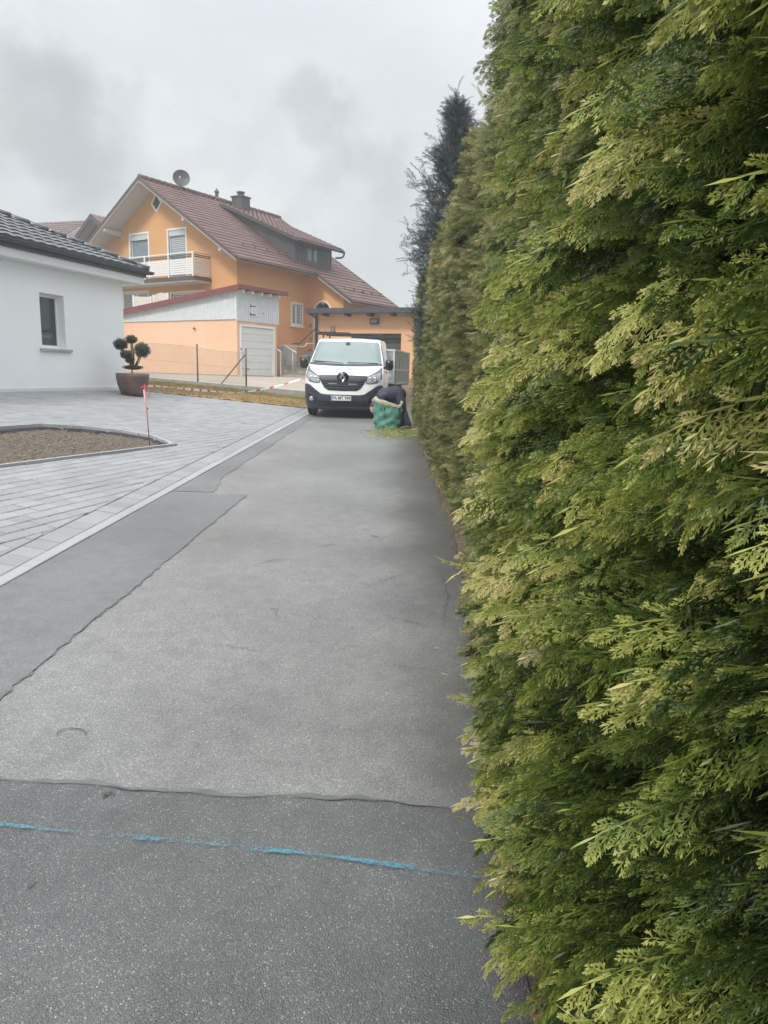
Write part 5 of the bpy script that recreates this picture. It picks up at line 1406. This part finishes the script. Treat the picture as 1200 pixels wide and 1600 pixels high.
    b = MB(); b.box(-.86, .0, 1.895, 1.925, 2.071, 2.12)
    for k in range(9): b.box(-.85 + k * .055, -.83 + k * .055, 1.89, 1.93, 2.12, 2.145 + .02 * (k % 3 == 0))
    b.tube([(-.86, 1.86, 2.06), (.5, 1.87, 2.09), (.86, 2.2, 2.06)], .018, 6)
    b.build('rack_end', M['black_metal'], rk)
    b = MB(); b.box(-.75, .75, 1.0, 4.6, .14, .219); b.build('underbody', M['black_metal'], t)
build_van()

# ================================================================== TRAILER beside the van
def build_trailer():
    o = at(616, 600, 22.); yw = math.atan2(.46, 3.); zg_ = roadz(0, 22.5)
    t = thing('tipper_trailer', 'grey high sided trailer with ribbed side boards behind the van', 'trailer', (o[0], o[1], zg_), -yw)
    z0, z1 = o[2] - zg_, 2.35 - zg_; Wd, Ln = 1.7, 3.4
    b = MB()                           # near end: frame and two leaves
    b.box(-.06, 0, -.03, .03, z0, z1).box(-Wd, -Wd + .06, -.03, .03, z0, z1).box(-Wd + .06, -.06, -.03, .03, z1 - .06, z1).box(-Wd + .06, -.06, -.03, .03, z0 + .40, z0 + .47).box(-.40, -.34, -.029, .029, z0 + .47, z1 - .06)
    b.box(-Wd + .06, -.06, -.01, .01, z0, z0 + .40)
    fr_ = b.build('end_frame', M['alu'], t, bevel=.004)
    b = MB(); b.box(-Wd + .06, -.40, -.008, .008, z0 + .47, z1 - .06).box(-.34, -.06, -.008, .008, z0 + .47, z1 - .06); b.build('end_panel', mat('pale_panel', (.30, .33, .33), .4), fr_)
    b = MB(); b.box(-.20, -.10, -.035, -.011, z0 + .20, z0 + .30).box(-.30, -.06, -.036, -.0105, z0 + .06, z0 + .09); b.build('latch', M['white_frame'], fr_)
    b = MB(); b.lathe([(0, -.05), (.05, -.04), (.05, 0)], (-.42, -.02, z0 + .16), 14, axis='y'); b.build('tail_lamp', M['tail_red'], t)
    b = MB()
    b.box(.0, .03, .03, Ln, z0 + .45, z1 - .05).box(.0, .03, .03, Ln, z0 + .06, z0 + .40); b.box(-Wd, -Wd + .03, .03, Ln, z0 + .06, z1 - .05); b.box(-Wd, 0, Ln, Ln + .03, z0, z1)
    b.build('side_boards', M['trailer_green'], t)
    b = MB()
    for k in range(3): b.box(.03, .05, .9 + k * .9, .96 + k * .9, z0 + .449, z1 - .05)
    b.box(-.0, .05, .03, Ln, z1 - .049, z1).box(.0, .05, .03, Ln, z0 + .401, z0 + .449).box(.0, .05, .03, Ln, z0, z0 + .059)
    b.build('side_ribs', mat('dull_ribs', (.22, .26, .22), .5), t)
    b = MB(); b.box(-Wd, 0, 0, Ln, z0 - .05, z0); b.box(-Wd + .3, -.3, .1, Ln - .1, z0 - .18, z0 - .051); b.build('chassis', M['black_metal'], t)
    for sx in (-.14, -Wd + .14):
        for yy in (1.3, 2.1):
            b = MB(); b.lathe([(.1, -.09), (.24, -.09), (.29, -.06), (.29, .06), (.24, .09), (.1, .09)], (sx, yy, .30), 24, axis='x'); wh = b.build('wheel', M['rubber'], t, smooth=True)
            b = MB(); b.lathe([(.17, .07), (.1, .03), (0, .05)], (sx, yy, .30), 18, axis='x'); b.build('rim', M['rim'], wh, smooth=True)
build_trailer()

# ================================================================== GREEN BAG, PERSON, CLIPPINGS
def build_bag():
    c = G(606, 669, lambda x, y: .028 * y); c = np.array([c[0], c[1] + .0, roadz(0, c[1])])
    t = thing('garden_waste_bag', 'crumpled green woven garden waste bag with beige hem beside the van', 'bag', c)
    n, mz = 72, 26
    def ring(a, f):
        r = .325 * (1 + .0 * f); sq = (abs(math.cos(a)) ** 4 + abs(math.sin(a)) ** 4) ** -.16
        cr_ = .014 * math.sin(3 * a + 5 * f + 2 * math.sin(4 * f)) + .007 * math.sin(7 * a - 14 * f + 3 * math.sin(a)) + .009 * math.sin(19 * f + 4 * math.sin(2 * a + 1)) + .005 * math.sin(17 * a + 9 * math.sin(3 * f))
        if f > .95: cr_ *= .4
        r = r * sq * .93 * (.97 + .06 * math.sin(f * 3)) + cr_
        zt = .60 + .055 * math.cos(a - 2.5) + .03 * math.cos(2 * a - 1.2)
        return np.array([r * math.cos(a), r * .92 * math.sin(a), f * zt + .004 + (.006 * math.sin(9 * a) if f > .3 else 0)])
    As = lin(0, 2 * math.pi, n + 1)
    b = MB(); b.grid(lambda a, f: ring(a, f), As, lin(0, .90, mz)); b.add([ring(a, 0) for a in As[:-1]], [tuple(range(n))])
    b.build('bag_body', M['bag'], t, smooth=True, fixn=False)
    b = MB(); hem = [(.88, .012), (.96, .022), (1.02, .014), (1.03, -.008), (.98, -.022), (.86, -.018)]
    b.grid(lambda a, k: ring(a, min(hem[k][0], 1.05)) * np.array([1 + hem[k][1] / .32 * (1 + .4 * math.sin(7 * a)), 1 + hem[k][1] / .32, 1]) + np.array([0, 0, .012 * math.sin(5 * a + k)]), As, list(range(6)))if False else None
    V = []
    for a in As:
        for (f, d) in hem:
            p = ring(a, f); d2 = d * (1 + .5 * math.sin(7 * a + 1)); V.append((p[0] + d2 * math.cos(a), p[1] + d2 * math.sin(a), p[2] + .010 * math.sin(5 * a + f * 9)))
    Fc = [(i * 6 + k, (i + 1) * 6 + k, (i + 1) * 6 + k + 1, i * 6 + k + 1) for i in range(n) for k in range(5)]
    b.add(V, Fc); b.build('hem', M['bag_rim'], t, smooth=True, fixn=False)
    b = MB(); b.grid(lambda a, f: ring(a, .9 - .5 * f) * np.array([.93 * (1 - .1 * f), .93 * (1 - .1 * f), 1]), As, lin(0, 1, 6)); V = [ring(a, .42) * np.array([.85, .85, 1]) for a in As[:-1]]; b.add(V, [tuple(range(n))])
    b.build('lining', M['bag_in'], t, smooth=True, fixn=False)
    b = MB()
    for a in (4.1, 5.3): 
        p = ring(a, .9); b.tube([p + np.array([.0, -.02, -.02]), p + np.array([.02, -.045, -.14]), p + np.array([.09, -.045, -.15]), p + np.array([.11, -.02, -.03])], .012, 6)
    b.build('carry_strap', M['bag'], t, smooth=True)
    return c
bagc = build_bag()

def remesh_body(name, capsules, mt, parent, vox=.012, sm=2):
    """tapered limbs joined into one continuous skin"""
    b = MB()
    for (p, q, r0, r1) in capsules:
        p, q = np.array(p, float), np.array(q, float); d = q - p; L_ = np.linalg.norm(d); d = d / (L_ + 1e-9)
        pts, rs = [], []
        for a in np.linspace(-math.pi / 2 + .15, -.3, 4): pts.append(p + d * r0 * math.sin(a)); rs.append(r0 * math.cos(a))
        for s in np.linspace(0, 1, 5): pts.append(p + d * L_ * s); rs.append(r0 + (r1 - r0) * s)
        for a in np.linspace(.3, math.pi / 2 - .15, 4): pts.append(q + d * r1 * math.sin(a)); rs.append(r1 * math.cos(a))
        b.tube(pts, rs, 14)
    o = b.build(name + '_raw', mt, None)
    m1 = o.modifiers.new('r', 'REMESH'); m1.mode = 'VOXEL'; m1.voxel_size = vox
    m2 = o.modifiers.new('s', 'SMOOTH'); m2.factor = .5; m2.iterations = sm * 2
    me = bpy.data.meshes.new_from_object(o.evaluated_get(bpy.context.evaluated_depsgraph_get()))
    bpy.data.objects.remove(o); me.name = name
    me.polygons.foreach_set('use_smooth', [True] * len(me.polygons))
    return link_mesh(name, me, parent)
def build_person():
    gx, gy = .31, 15.85; gz = roadz(0, gy)
    t = thing('person', 'person in dark navy work clothes bending down behind the green bag', 'person', (gx, gy, gz))
    # stooped, seen from the front-right: hips high at the right, back sloping down to the left, arms down to the bag
    hip = np.array([-.06, .18, .72]); ch = np.array([-.36, .08, .68]); nk = np.array([-.50, .04, .56]); hd = np.array([-.56, .0, .44])
    hL, hR = hip + np.array([.03, -.10, -.02]), hip + np.array([.04, .10, -.02])
    kL, kR = np.array([.04, -.10, .40]), np.array([-.14, .36, .40]); aL, aR = np.array([.17, -.30, .10]), np.array([.06, .40, .10])
    sL, sR = ch + np.array([-.02, -.17, .0]), ch + np.array([.0, .17, .0])
    eL, eR = np.array([-.44, -.12, .42]), np.array([-.50, .28, .42]); wL, wR = np.array([-.50, -.16, .22]), np.array([-.56, .16, .22])
    body = [(hip, ch, .135, .15), (ch, nk, .13, .06), (nk, hd, .055, .06), (hL, kL, .095, .065), (hR, kR, .095, .065), (kL, aL, .062, .042), (kR, aR, .062, .042), (sL, eL, .058, .045), (sR, eR, .058, .045), (eL, wL, .043, .03), (eR, wR, .043, .03), (sL, sR, .07, .07)]
    hands = []
    for wst, s in ((wL, 1), (wR, -1)):
        pal = wst + np.array([-.02, .0, -.075]); hands.append((wst, pal, .030, .034))
        hands.append((wst + np.array([0, 0, -.03]), pal + np.array([.035 * s, -.03, -.005]), .013, .010))
        for k in range(4):
            o_ = pal + np.array([(k - 1.5) * .019, 0, -.025]); ln = [.062, .070, .066, .052][k]; m_ = o_ + np.array([0, -.008, -ln * .5])
            hands += [(o_, m_, .0088, .0082), (m_, m_ + np.array([0, .015, -ln * .45]), .0082, .007)]
    head = [(hd, hd + np.array([-.03, -.02, -.02]), .098, .088), (hd + np.array([-.06, -.04, -.07]), hd + np.array([-.04, -.03, -.03]), .055, .07), (hd + np.array([-.115, -.06, -.03]), hd + np.array([-.10, -.05, -.01]), .016, .014), (hd + np.array([-.02, -.105, -.01]), hd + np.array([-.02, -.10, .01]), .022, .022), (hd + np.array([-.0, .085, -.01]), hd + np.array([-.0, .085, .01]), .022, .022)]
    remesh_body('body', body + hands + head, M['skin'], t, .0085, 1)
    remesh_body('jacket', [(hip + np.array([-.05, -.02, .03]), ch, .165, .185), (ch, nk, .165, .085), (sL, sR, .095, .095), (sL, eL, .08, .062), (sR, eR, .08, .062), (eL, wL + np.array([0, 0, .02]), .060, .048), (eR, wR + np.array([0, 0, .02]), .060, .048)], M['navy2'], t, .016)
    remesh_body('trousers', [(hip, hip + np.array([-.10, -.05, .02]), .175, .15), (hL, kL, .125, .088), (hR, kR, .125, .088), (kL, aL, .085, .068), (kR, aR, .085, .068)], M['navy'], t, .016)
    remesh_body('hair', [(hd + np.array([.015, .01, .03]), hd + np.array([-.02, -.02, .035]), .104, .095)], M['hair'], t, .012)
    b = None
    for a_, q in ((aL, 0), (aR, 1)):
        remesh_body('shoe', [(a_ + np.array([.03, .0, -.055]), a_ + np.array([-.14, -.12, -.068]), .045, .034), (a_ + np.array([0, 0, -.03]), a_ + np.array([0, 0, .03]), .05, .05)], M['shoe'], t, .010)
build_person()

# ================================================================== CYPRESS SPRAYS
def frond(seed, nside, nsub, nteeth, nseg=6, flop=.28, wid=.014, side_len=.50, subk=1.0, opening=1.0):
    """flat fan-shaped spray, unit length along +x in the xy plane. Returns verts (n,4,3), tint (n,4)"""
    r = np.random.default_rng(seed); V = []; T = []
    def blade(p, ang, ln, w_, tb, tt):
        d = np.array([math.cos(ang), math.sin(ang), 0]); n_ = np.array([-d[1], d[0], 0])
        z1, z2 = r.normal(0, .35) * w_, r.normal(0, .35) * w_
        mid = p + d * ln * .5
        V.append([p - n_ * w_ * .30, mid - n_ * w_ * .5 + [0, 0, z1], p + d * ln + [0, 0, r.normal(0, .1) * ln], mid + n_ * w_ * .5 + [0, 0, z2]])
        T.append([tb, (tb + tt) / 2, tt, (tb + tt) / 2])
    def axis(p, ang, ln, n, drop, w_, t0, t1):
        """curved chain; returns points and angles"""
        pts = [np.array(p, float)]; angs = [ang]; st = ln / n
        for i in range(n):
            a = angs[-1]; q = pts[-1] + np.array([math.cos(a), math.sin(a), 0]) * st; q[2] += r.normal(0, .02) * st
            blade(pts[-1], a, st * 1.25, w_ * (1.15 - .6 * i / n), t0 + (t1 - t0) * i / n, t0 + (t1 - t0) * (i + 1) / n)
            pts.append(q); angs.append(a - drop / n * (.4 + 1.2 * i / n) + r.normal(0, .05))
        return pts, angs
    def interp(pts, s):
        f = s * (len(pts) - 1); i = min(int(f), len(pts) - 2); return pts[i] * (1 - (f - i)) + pts[i + 1] * (f - i), i
    bp, ba = axis((0, 0, 0), .12, 1.0, nseg, flop * 1.3, wid * 1.35, .30, .85)
    for k in range(nside):
        s = .06 + .90 * (k + r.uniform(-.25, .25)) / nside; sg = 1 if k % 3 == 0 else -1     # the lower side hangs longer and closer
        P, i = interp(bp, s); base = ba[i]
        prof = (1 - .80 * s ** 1.3)
        L1 = side_len * prof * r.uniform(.75, 1.15) * (1.15 if sg < 0 else .62)
        a1 = base + (r.uniform(.34, .48) if sg > 0 else -r.uniform(.42, .60)) * opening
        sp_, sa = axis(P, a1, L1, (5 if nteeth > 1 else 3), sg * .30 + .12, wid * (.72 if nteeth > 1 else .9), .26 + .30 * s, .70 + .2 * s)
        for j in range(nsub):
            s2 = .10 + .86 * (j + .4 * r.random()) / nsub; sg2 = 1 if j % 2 else -1
            P2, i2 = interp(sp_, s2)
            L2 = (L1 * .27 * (1 - .62 * s2) * r.uniform(.8, 1.15) + .018) * subk; a2 = sa[i2] + sg2 * r.uniform(.42, .58) * opening
            tb = .28 + .3 * s2 + .15 * s
            blade(P2, a2, L2, wid * .80, tb, min(1, tb + .28))
            for q in range(nteeth):
                s3 = .30 + .5 * q / max(1, nteeth); P3 = P2 + np.array([math.cos(a2), math.sin(a2), 0]) * L2 * s3
                blade(P3, a2 + (1 if (q + j) % 2 else -1) * .55, L2 * .45 * (1 - .3 * s3) + .006, wid * .62, tb + .08, min(1, tb + .32))
    return np.array(V), np.array(T)
def make_foliage(name, parent, pos, dirs, scl, psi, tint, variants, mt, twist=.0):
    """pos (n,3), dirs (n,3) main direction, scl (n,), psi (n,) roll of the fan plane about its stem, tint (n,) offset"""
    n = len(pos); X = dirs / np.linalg.norm(dirs, axis=1, keepdims=True)
    Z = np.tile([0, 0, 1.], (n, 1)); Yv = Z - X * np.sum(Z * X, 1, keepdims=True); Yv /= np.linalg.norm(Yv, axis=1, keepdims=True) + 1e-9
    W_ = np.cross(X, Yv); c, s = np.cos(psi)[:, None], np.sin(psi)[:, None]
    Y2 = Yv * c + W_ * s; Z2 = -Yv * s + W_ * c
    which = rng.integers(0, len(variants), n); allV = []; allT = []
    for v, (TV, TT) in enumerate(variants):
        idx = np.where(which == v)[0]
        if not len(idx): continue
        P = TV.reshape(-1, 3); bend = P.copy(); bx_ = rng.normal(0, .22, len(idx))
        Q = P[None, :, :].repeat(len(idx), 0)
        Q[:, :, 2] += bx_[:, None] * P[None, :, 0] ** 2
        Q = Q * scl[idx][:, None, None]
        Wd = pos[idx][:, None, :] + Q[:, :, 0:1] * X[idx][:, None, :] + Q[:, :, 1:2] * Y2[idx][:, None, :] + Q[:, :, 2:3] * Z2[idx][:, None, :]
        allV.append(Wd.reshape(-1, 3)); allT.append(np.clip(TT.reshape(-1)[None, :] * .8 + tint[idx][:, None], 0, 1).reshape(-1))
    V = np.concatenate(allV).astype(np.float32); T = np.concatenate(allT).astype(np.float32)
    nq = len(V) // 4; me = bpy.data.meshes.new(name)
    me.vertices.add(len(V)); me.vertices.foreach_set('co', V.reshape(-1))
    me.loops.add(len(V)); me.loops.foreach_set('vertex_index', np.arange(len(V), dtype=np.int32))
    me.polygons.add(nq); me.polygons.foreach_set('loop_start', np.arange(0, len(V), 4, dtype=np.int32)); me.polygons.foreach_set('loop_total', np.full(nq, 4, dtype=np.int32))
    me.update(calc_edges=True)
    a_ = me.attributes.new('tint', 'FLOAT', 'POINT'); a_.data.foreach_set('value', T)
    me.materials.append(mt); print(name, nq, 'quads')
    return link_mesh(name, me, parent)

HI = [frond(s, 15, 9, 2, 8, wid=.0135, side_len=.42, opening=(1.0 if s % 3 else 1.3)) for s in range(9)]
MID = [frond(20 + s, 12, 6, 0, 5, wid=.016, subk=1.1, side_len=.42) for s in range(5)]
LOW = [frond(40 + s, 8, 3, 0, 3, wid=.026, subk=1.6) for s in range(5)]

TOPZ = lambda y: 3.62 + .26 * np.exp(-((y - 6.2) / 3) ** 2) + .012 * y + .10 * np.sin(y * 1.9) + .06 * np.sin(y * 5.3 + 1)
def hedge_x(y, z):
    """distance of the clipped face from the viewer's line, lumpy where each plant bulges"""
    y = np.asarray(y, float); z = np.asarray(z, float)
    h = z - .028 * y
    base = np.where(y < 4.35, np.interp(y, [.6, 1.5, 2.2, 3.2, 4.35], [.475, .475, .490, .560, .625]), .735 - .04 * np.clip((y - 5) / 8, 0, 1))
    base = base + .28 * np.exp(-((y - 4.62) / .22) ** 2) * (h > .1) - .014 * (np.cos((y - .3) * 2 * math.pi / .95)) * (.5 + .5 * np.sin(h * 1.3 + y))
    base = base + .016 * np.sin(h * 4.1 + y * 2.3) + .010 * np.sin(h * 9 + y * 5)
    base = base - .03 * np.exp(-((h - 1.0) / .9) ** 2) * (y < 4.3)
    base = base + .10 * np.clip((.25 - h) / .25, 0, 1)
    top = TOPZ(y); base = base + .55 * np.clip((z - (top - .45)) / .45, 0, 1) ** 2
    return base

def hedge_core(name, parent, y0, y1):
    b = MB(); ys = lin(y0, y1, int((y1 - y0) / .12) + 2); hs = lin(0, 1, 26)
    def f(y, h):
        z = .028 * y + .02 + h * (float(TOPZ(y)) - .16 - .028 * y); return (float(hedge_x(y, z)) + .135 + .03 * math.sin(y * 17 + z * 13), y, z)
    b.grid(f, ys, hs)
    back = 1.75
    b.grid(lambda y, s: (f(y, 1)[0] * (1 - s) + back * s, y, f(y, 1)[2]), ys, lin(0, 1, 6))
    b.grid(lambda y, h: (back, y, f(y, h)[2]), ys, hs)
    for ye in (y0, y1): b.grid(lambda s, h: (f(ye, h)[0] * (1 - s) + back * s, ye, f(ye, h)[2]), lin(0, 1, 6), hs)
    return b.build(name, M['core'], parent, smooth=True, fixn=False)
def hedge_sprays(name, parent, y0, y1, dens, variants, mt, s0, s1, tint0=0., inward=.12, zlo=0.02, dmean=(-.84, -.20, -.20), spread=1., csize=8):
    area = (y1 - y0) * 3.65; n = int(area * dens); nb = max(1, n // csize); br = rng.integers(0, nb, n)
    by = rng.uniform(y0, y1, nb); bh = rng.uniform(0, 1, nb)          # boughs: sprays of one bough share its direction
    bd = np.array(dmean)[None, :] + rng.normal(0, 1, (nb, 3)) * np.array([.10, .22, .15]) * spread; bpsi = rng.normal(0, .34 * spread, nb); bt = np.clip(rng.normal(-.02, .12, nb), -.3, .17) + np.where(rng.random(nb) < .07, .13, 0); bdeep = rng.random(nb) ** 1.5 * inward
    y = np.clip(by[br] + rng.normal(0, .05, n), y0, y1); top = TOPZ(y)
    z = .028 * y + zlo + bh[br] * (top - .028 * y - zlo) + rng.normal(0, .035, n); z = np.maximum(z, .028 * y + zlo)
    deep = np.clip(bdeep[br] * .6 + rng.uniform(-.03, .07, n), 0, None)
    x = hedge_x(y, z) + deep
    d = bd[br] + rng.normal(0, 1, (n, 3)) * np.array([.08, .13, .11])
    tp = np.clip((z - (top - .5)) / .5, 0, 1); d[:, 2] += tp * .9
    s = rng.uniform(s0, s1, n) * np.where(rng.random(n) < .08, 1.3, 1)
    psi = bpsi[br] + rng.normal(0, .22, n)
    ti = tint0 + bt[br] + rng.normal(0, .08 if y0 < 4.5 else .14, n) - deep / inward * .26  # depth darkens the tint: shade between sprays put into the colour
    if y0 < 4.4: ti = ti + np.interp(z, [.3, 1.1, 2.0, 3.2], [.07, .06, .0, -.07])      # yellower low down, darker towards the top
    pos = np.stack([x + s * .30, y, z], 1)
    return make_foliage(name, parent, pos, d, s, psi, ti, variants, mt)

near = thing('hedge', 'tall near thuja hedge with large feathery sprays filling the right side', 'hedge', (.75, 2.0, .05))
def as_child(o, t):
    o.parent = t; o.matrix_parent_inverse = Matrix.Translation(-Vector(t.location)) ; return o
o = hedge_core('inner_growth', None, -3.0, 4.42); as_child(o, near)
# dense under-layer, shade tinted in, then bigger bright sprays lying over it like shingles
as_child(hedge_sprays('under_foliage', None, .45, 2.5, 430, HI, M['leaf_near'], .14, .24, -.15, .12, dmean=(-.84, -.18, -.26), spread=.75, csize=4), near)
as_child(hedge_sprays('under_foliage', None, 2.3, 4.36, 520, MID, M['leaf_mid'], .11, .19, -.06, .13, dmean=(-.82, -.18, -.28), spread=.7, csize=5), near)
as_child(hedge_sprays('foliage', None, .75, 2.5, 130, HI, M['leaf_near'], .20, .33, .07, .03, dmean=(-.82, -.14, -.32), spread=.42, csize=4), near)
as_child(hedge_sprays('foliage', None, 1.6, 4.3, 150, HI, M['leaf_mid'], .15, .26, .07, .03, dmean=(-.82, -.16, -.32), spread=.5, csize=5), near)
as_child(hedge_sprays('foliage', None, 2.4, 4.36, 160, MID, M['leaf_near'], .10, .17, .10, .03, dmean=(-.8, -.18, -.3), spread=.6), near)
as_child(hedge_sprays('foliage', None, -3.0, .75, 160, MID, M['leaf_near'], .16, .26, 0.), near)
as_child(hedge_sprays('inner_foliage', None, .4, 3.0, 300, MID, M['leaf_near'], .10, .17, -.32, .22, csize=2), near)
b = MB()
for k in range(9):
    yy = -2.6 + k * .82; b.tube([(1.15, yy, 0), (1.12, yy + .05, 1.6), (1.2, yy, 3.1)], [.05, .035, .012], 8)
b.build('trunk', M['bark'], None, smooth=True)
for q_ in b.made: as_child(q_, near)
# long shoots sticking out over the drive
def shoots(name, parent, lst, variants, mt, tint):
    P = []; D = []; S_ = []
    for (px0, py0, px1, py1, Y) in lst:
        a, c = at(px0, py0, Y), at(px1, py1, Y - .05); P.append(a); D.append(c - a); S_.append(np.linalg.norm(c - a))
    n = len(P); return make_foliage(name, parent, np.array(P), np.array(D), np.array(S_), rng.normal(.9, .25, n), np.full(n, tint), variants, mt)
SLIM = [frond(70 + s, 9, 3, 1, 5, wid=.022, side_len=.20) for s in range(3)]
as_child(shoots('loose_shoot', None, [(800, 905, 672, 889, 3.6), (790, 870, 700, 878, 3.9), (810, 1205, 685, 1236, 2.5), (790, 1290, 700, 1286, 2.35), (800, 1490, 712, 1520, 1.75), (800, 1455, 745, 1466, 1.8), (840, 640, 735, 655, 3.6), (790, 1040, 728, 1052, 3.2), (800, 905, 742, 915, 3.4), (800, 1395, 745, 1398, 2.0)], SLIM, M['leaf_near'], .22), near)
# one dead brown spray in a dark hollow
dp = at(1150, 1277, .98)
as_child(make_foliage('dead_spray', None, np.array([dp, dp + [.01, 0, .01]]), np.array([[-1, -.1, .15], [-1, .1, -.1]]), np.array([.075, .06]), np.array([.2, -.3]), np.array([0., .2]), MID, M['leaf_brown']), near)

far = thing('hedge', 'farther clipped thuja hedge with fine olive texture running back to the van', 'hedge', (.9, 11., .3))
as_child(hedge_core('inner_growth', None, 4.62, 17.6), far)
as_child(hedge_sprays('foliage', None, 4.62, 8.0, 480, MID, M['leaf_far'], .10, .19, -.02, .10), far)
as_child(hedge_sprays('foliage', None, 8.0, 17.7, 420, LOW, M['leaf_far'], .12, .22, -.02, .10), far)
b = MB()
for k in range(15):
    yy = 4.9 + k * .88; b.tube([(1.25, yy, .1), (1.22, yy + .05, 1.8), (1.3, yy, 3.2)], [.05, .035, .012], 8)
b.build('trunk', M['bark'], None, smooth=True)
for q_ in b.made: as_child(q_, far)

def top_sprays(parent, y0, y1, mt, dens=45):
    n = int((y1 - y0) * 1.1 * dens); y = rng.uniform(y0, y1, n); x = rng.uniform(.85, 1.75, n)
    z = TOPZ(y) - .12 + rng.uniform(-.1, .08, n)
    d = np.stack([rng.normal(-.1, .4, n), rng.normal(0, .4, n), rng.uniform(.5, 1.2, n)], 1)
    as_child(make_foliage('top_growth', None, np.stack([x, y, z], 1), d, rng.uniform(.18, .36, n), rng.uniform(-1.5, 1.5, n), rng.normal(0, .1, n), MID if y0 < 5 else LOW, mt), parent)
top_sprays(near, -3, 4.4, M['leaf_near']); top_sprays(far, 4.6, 17.6, M['leaf_far'])

# ---- dark conifer rising behind the hedge
def build_conifer():
    bx_, by_ = 1.08, 13.3; bz = .37
    t = thing('conifer_tree', 'dark blue green conifer rising above the hedge with stepped outline', 'tree', (bx_, by_, bz))
    b = MB(); b.tube([(0, 0, 0), (.03, 0, 3), (-.02, 0, 5.7)], [.12, .08, .015], 10)
    for k in range(60):
        z = rnd.uniform(1.8, 5.4); a = rnd.uniform(0, 6.28); r = .95 * (1 - ((z - 2) / 4.8)) + .12
        b.tube([(0, 0, z - .2), (r * .5 * math.cos(a), r * .5 * math.sin(a), z - .05), (r * .8 * math.cos(a), r * .8 * math.sin(a), z + .2)], [.022, .012, .004], 5)
    b.build('trunk', M['bark'], t, smooth=True)
    # crown: upswept boughs, each a clump; gaps between them
    P, D, S_, T_ = [], [], [], []
    boughs = []
    for k in range(420):
        z = 1.6 + 4.3 * rng.random() ** 1.15; r = max(.09, (.94 * min(1, max(0, 1 - (z - 2.7) / 3.35)) ** .95)) * (1 if z > 3.1 else .62) * rng.uniform(.55, 1.06)
        boughs.append((rng.uniform(0, 6.283), z, r))
    boughs += [(3.3, 4.5, .68), (3.4, 4.55, .62), (3.1, 4.45, .64), (3.3, 3.7, .84), (3.0, 3.75, .80), (3.5, 3.6, .80), (0, 5.75, .07), (2, 5.85, .05), (4, 5.8, .06), (3.2, 5.0, .42), (3.0, 5.05, .42)]
    for (a, z, r) in boughs:
        for q in range(26):
            f = rng.uniform(.25, 1.0); rr = r * f
            p = np.array([rr * math.cos(a), rr * math.sin(a), z - .45 + .45 * f + rng.normal(0, .06)]) + rng.normal(0, .05, 3)
            P.append(p); D.append(np.array([math.cos(a) * .6, math.sin(a) * .6, .45]) + rng.normal(0, .45, 3)); S_.append(rng.uniform(.12, .26)); T_.append(rng.normal(0, .12))
    make_foliage('crown', t, np.array(P), np.array(D), np.array(S_), rng.uniform(-1.5, 1.5, len(P)), np.array(T_), LOW, M['leaf_blue'])
build_conifer()

# ---- hedge clippings on the drive around the bag
def clippings():
    n = 900; P = []; D = []; S_ = []
    for i in range(n):
        px = rng.normal(622, 26); py = 672 + abs(rng.normal(0, 7)) + (rng.random() < .3) * rng.uniform(-4, 4)
        if px > 655 or px < 555 or py > 694: continue
        p = G(px, py, lambda x, y: .028 * y); 
        if p[0] > .75: continue
        p[2] += .012 + rng.random() * .02; P.append(p); a = rng.uniform(0, 6.28); D.append([math.cos(a), math.sin(a), rng.uniform(0, .25)]); S_.append(rng.uniform(.05, .14))
    n = 1500
    for i in range(n):                 # crumbs along the foot of the hedge
        y = rng.uniform(1.2, 14); x = edge_x(y) - rng.normal(-.02, .07); P.append(np.array([x, y, roadz(0, y) + .008])); a = rng.uniform(0, 6.28); D.append([math.cos(a), math.sin(a), .1]); S_.append(rng.uniform(.015, .04))
    n = len(P)
    Q = []
    for i in range(2600):
        y = rng.uniform(1.0, 9); Q.append(np.array([edge_x(y) + rng.uniform(-.04, .22), y, roadz(0, y) + .012 + .01 * rng.random()]))
    nq_ = len(Q); o = make_foliage('needle_litter', None, np.array(Q), np.stack([rng.normal(0, 1, nq_), rng.normal(0, 1, nq_), rng.normal(0, .12, nq_)], 1), rng.uniform(.015, .045, nq_), rng.normal(1.57, .4, nq_), rng.uniform(-.1, .5, nq_), LOW, M['leaf_brown'])
    tag(o, 'brown dead needles and twigs lying on the soil along the hedge foot', 'litter', kind='stuff')
    o = make_foliage('hedge_clippings', None, np.array(P), np.array(D), np.array(S_), rng.normal(1.57, .3, n), rng.normal(.15, .15, n), LOW, M['leaf_near'])
    tag(o, 'loose green hedge clippings strewn on the asphalt around the bag and hedge foot', 'clippings', kind='stuff')
clippings()

# ================================================================== AIR
def haze():
    b = MB(); b.box(-120, 120, -60, 200, -3, 40)
    m = bpy.data.materials.new('haze'); m.use_nodes = True; t = m.node_tree; t.nodes.clear()
    o_ = t.nodes.new('ShaderNodeOutputMaterial'); v = t.nodes.new('ShaderNodeVolumePrincipled')
    v.inputs['Color'].default_value = (.92, .95, .97, 1); v.inputs['Density'].default_value = .0035; v.inputs['Anisotropy'].default_value = .2
    t.links.new(v.outputs[0], o_.inputs['Volume'])
    tag(b.build('haze', m), kind='stuff')
haze()
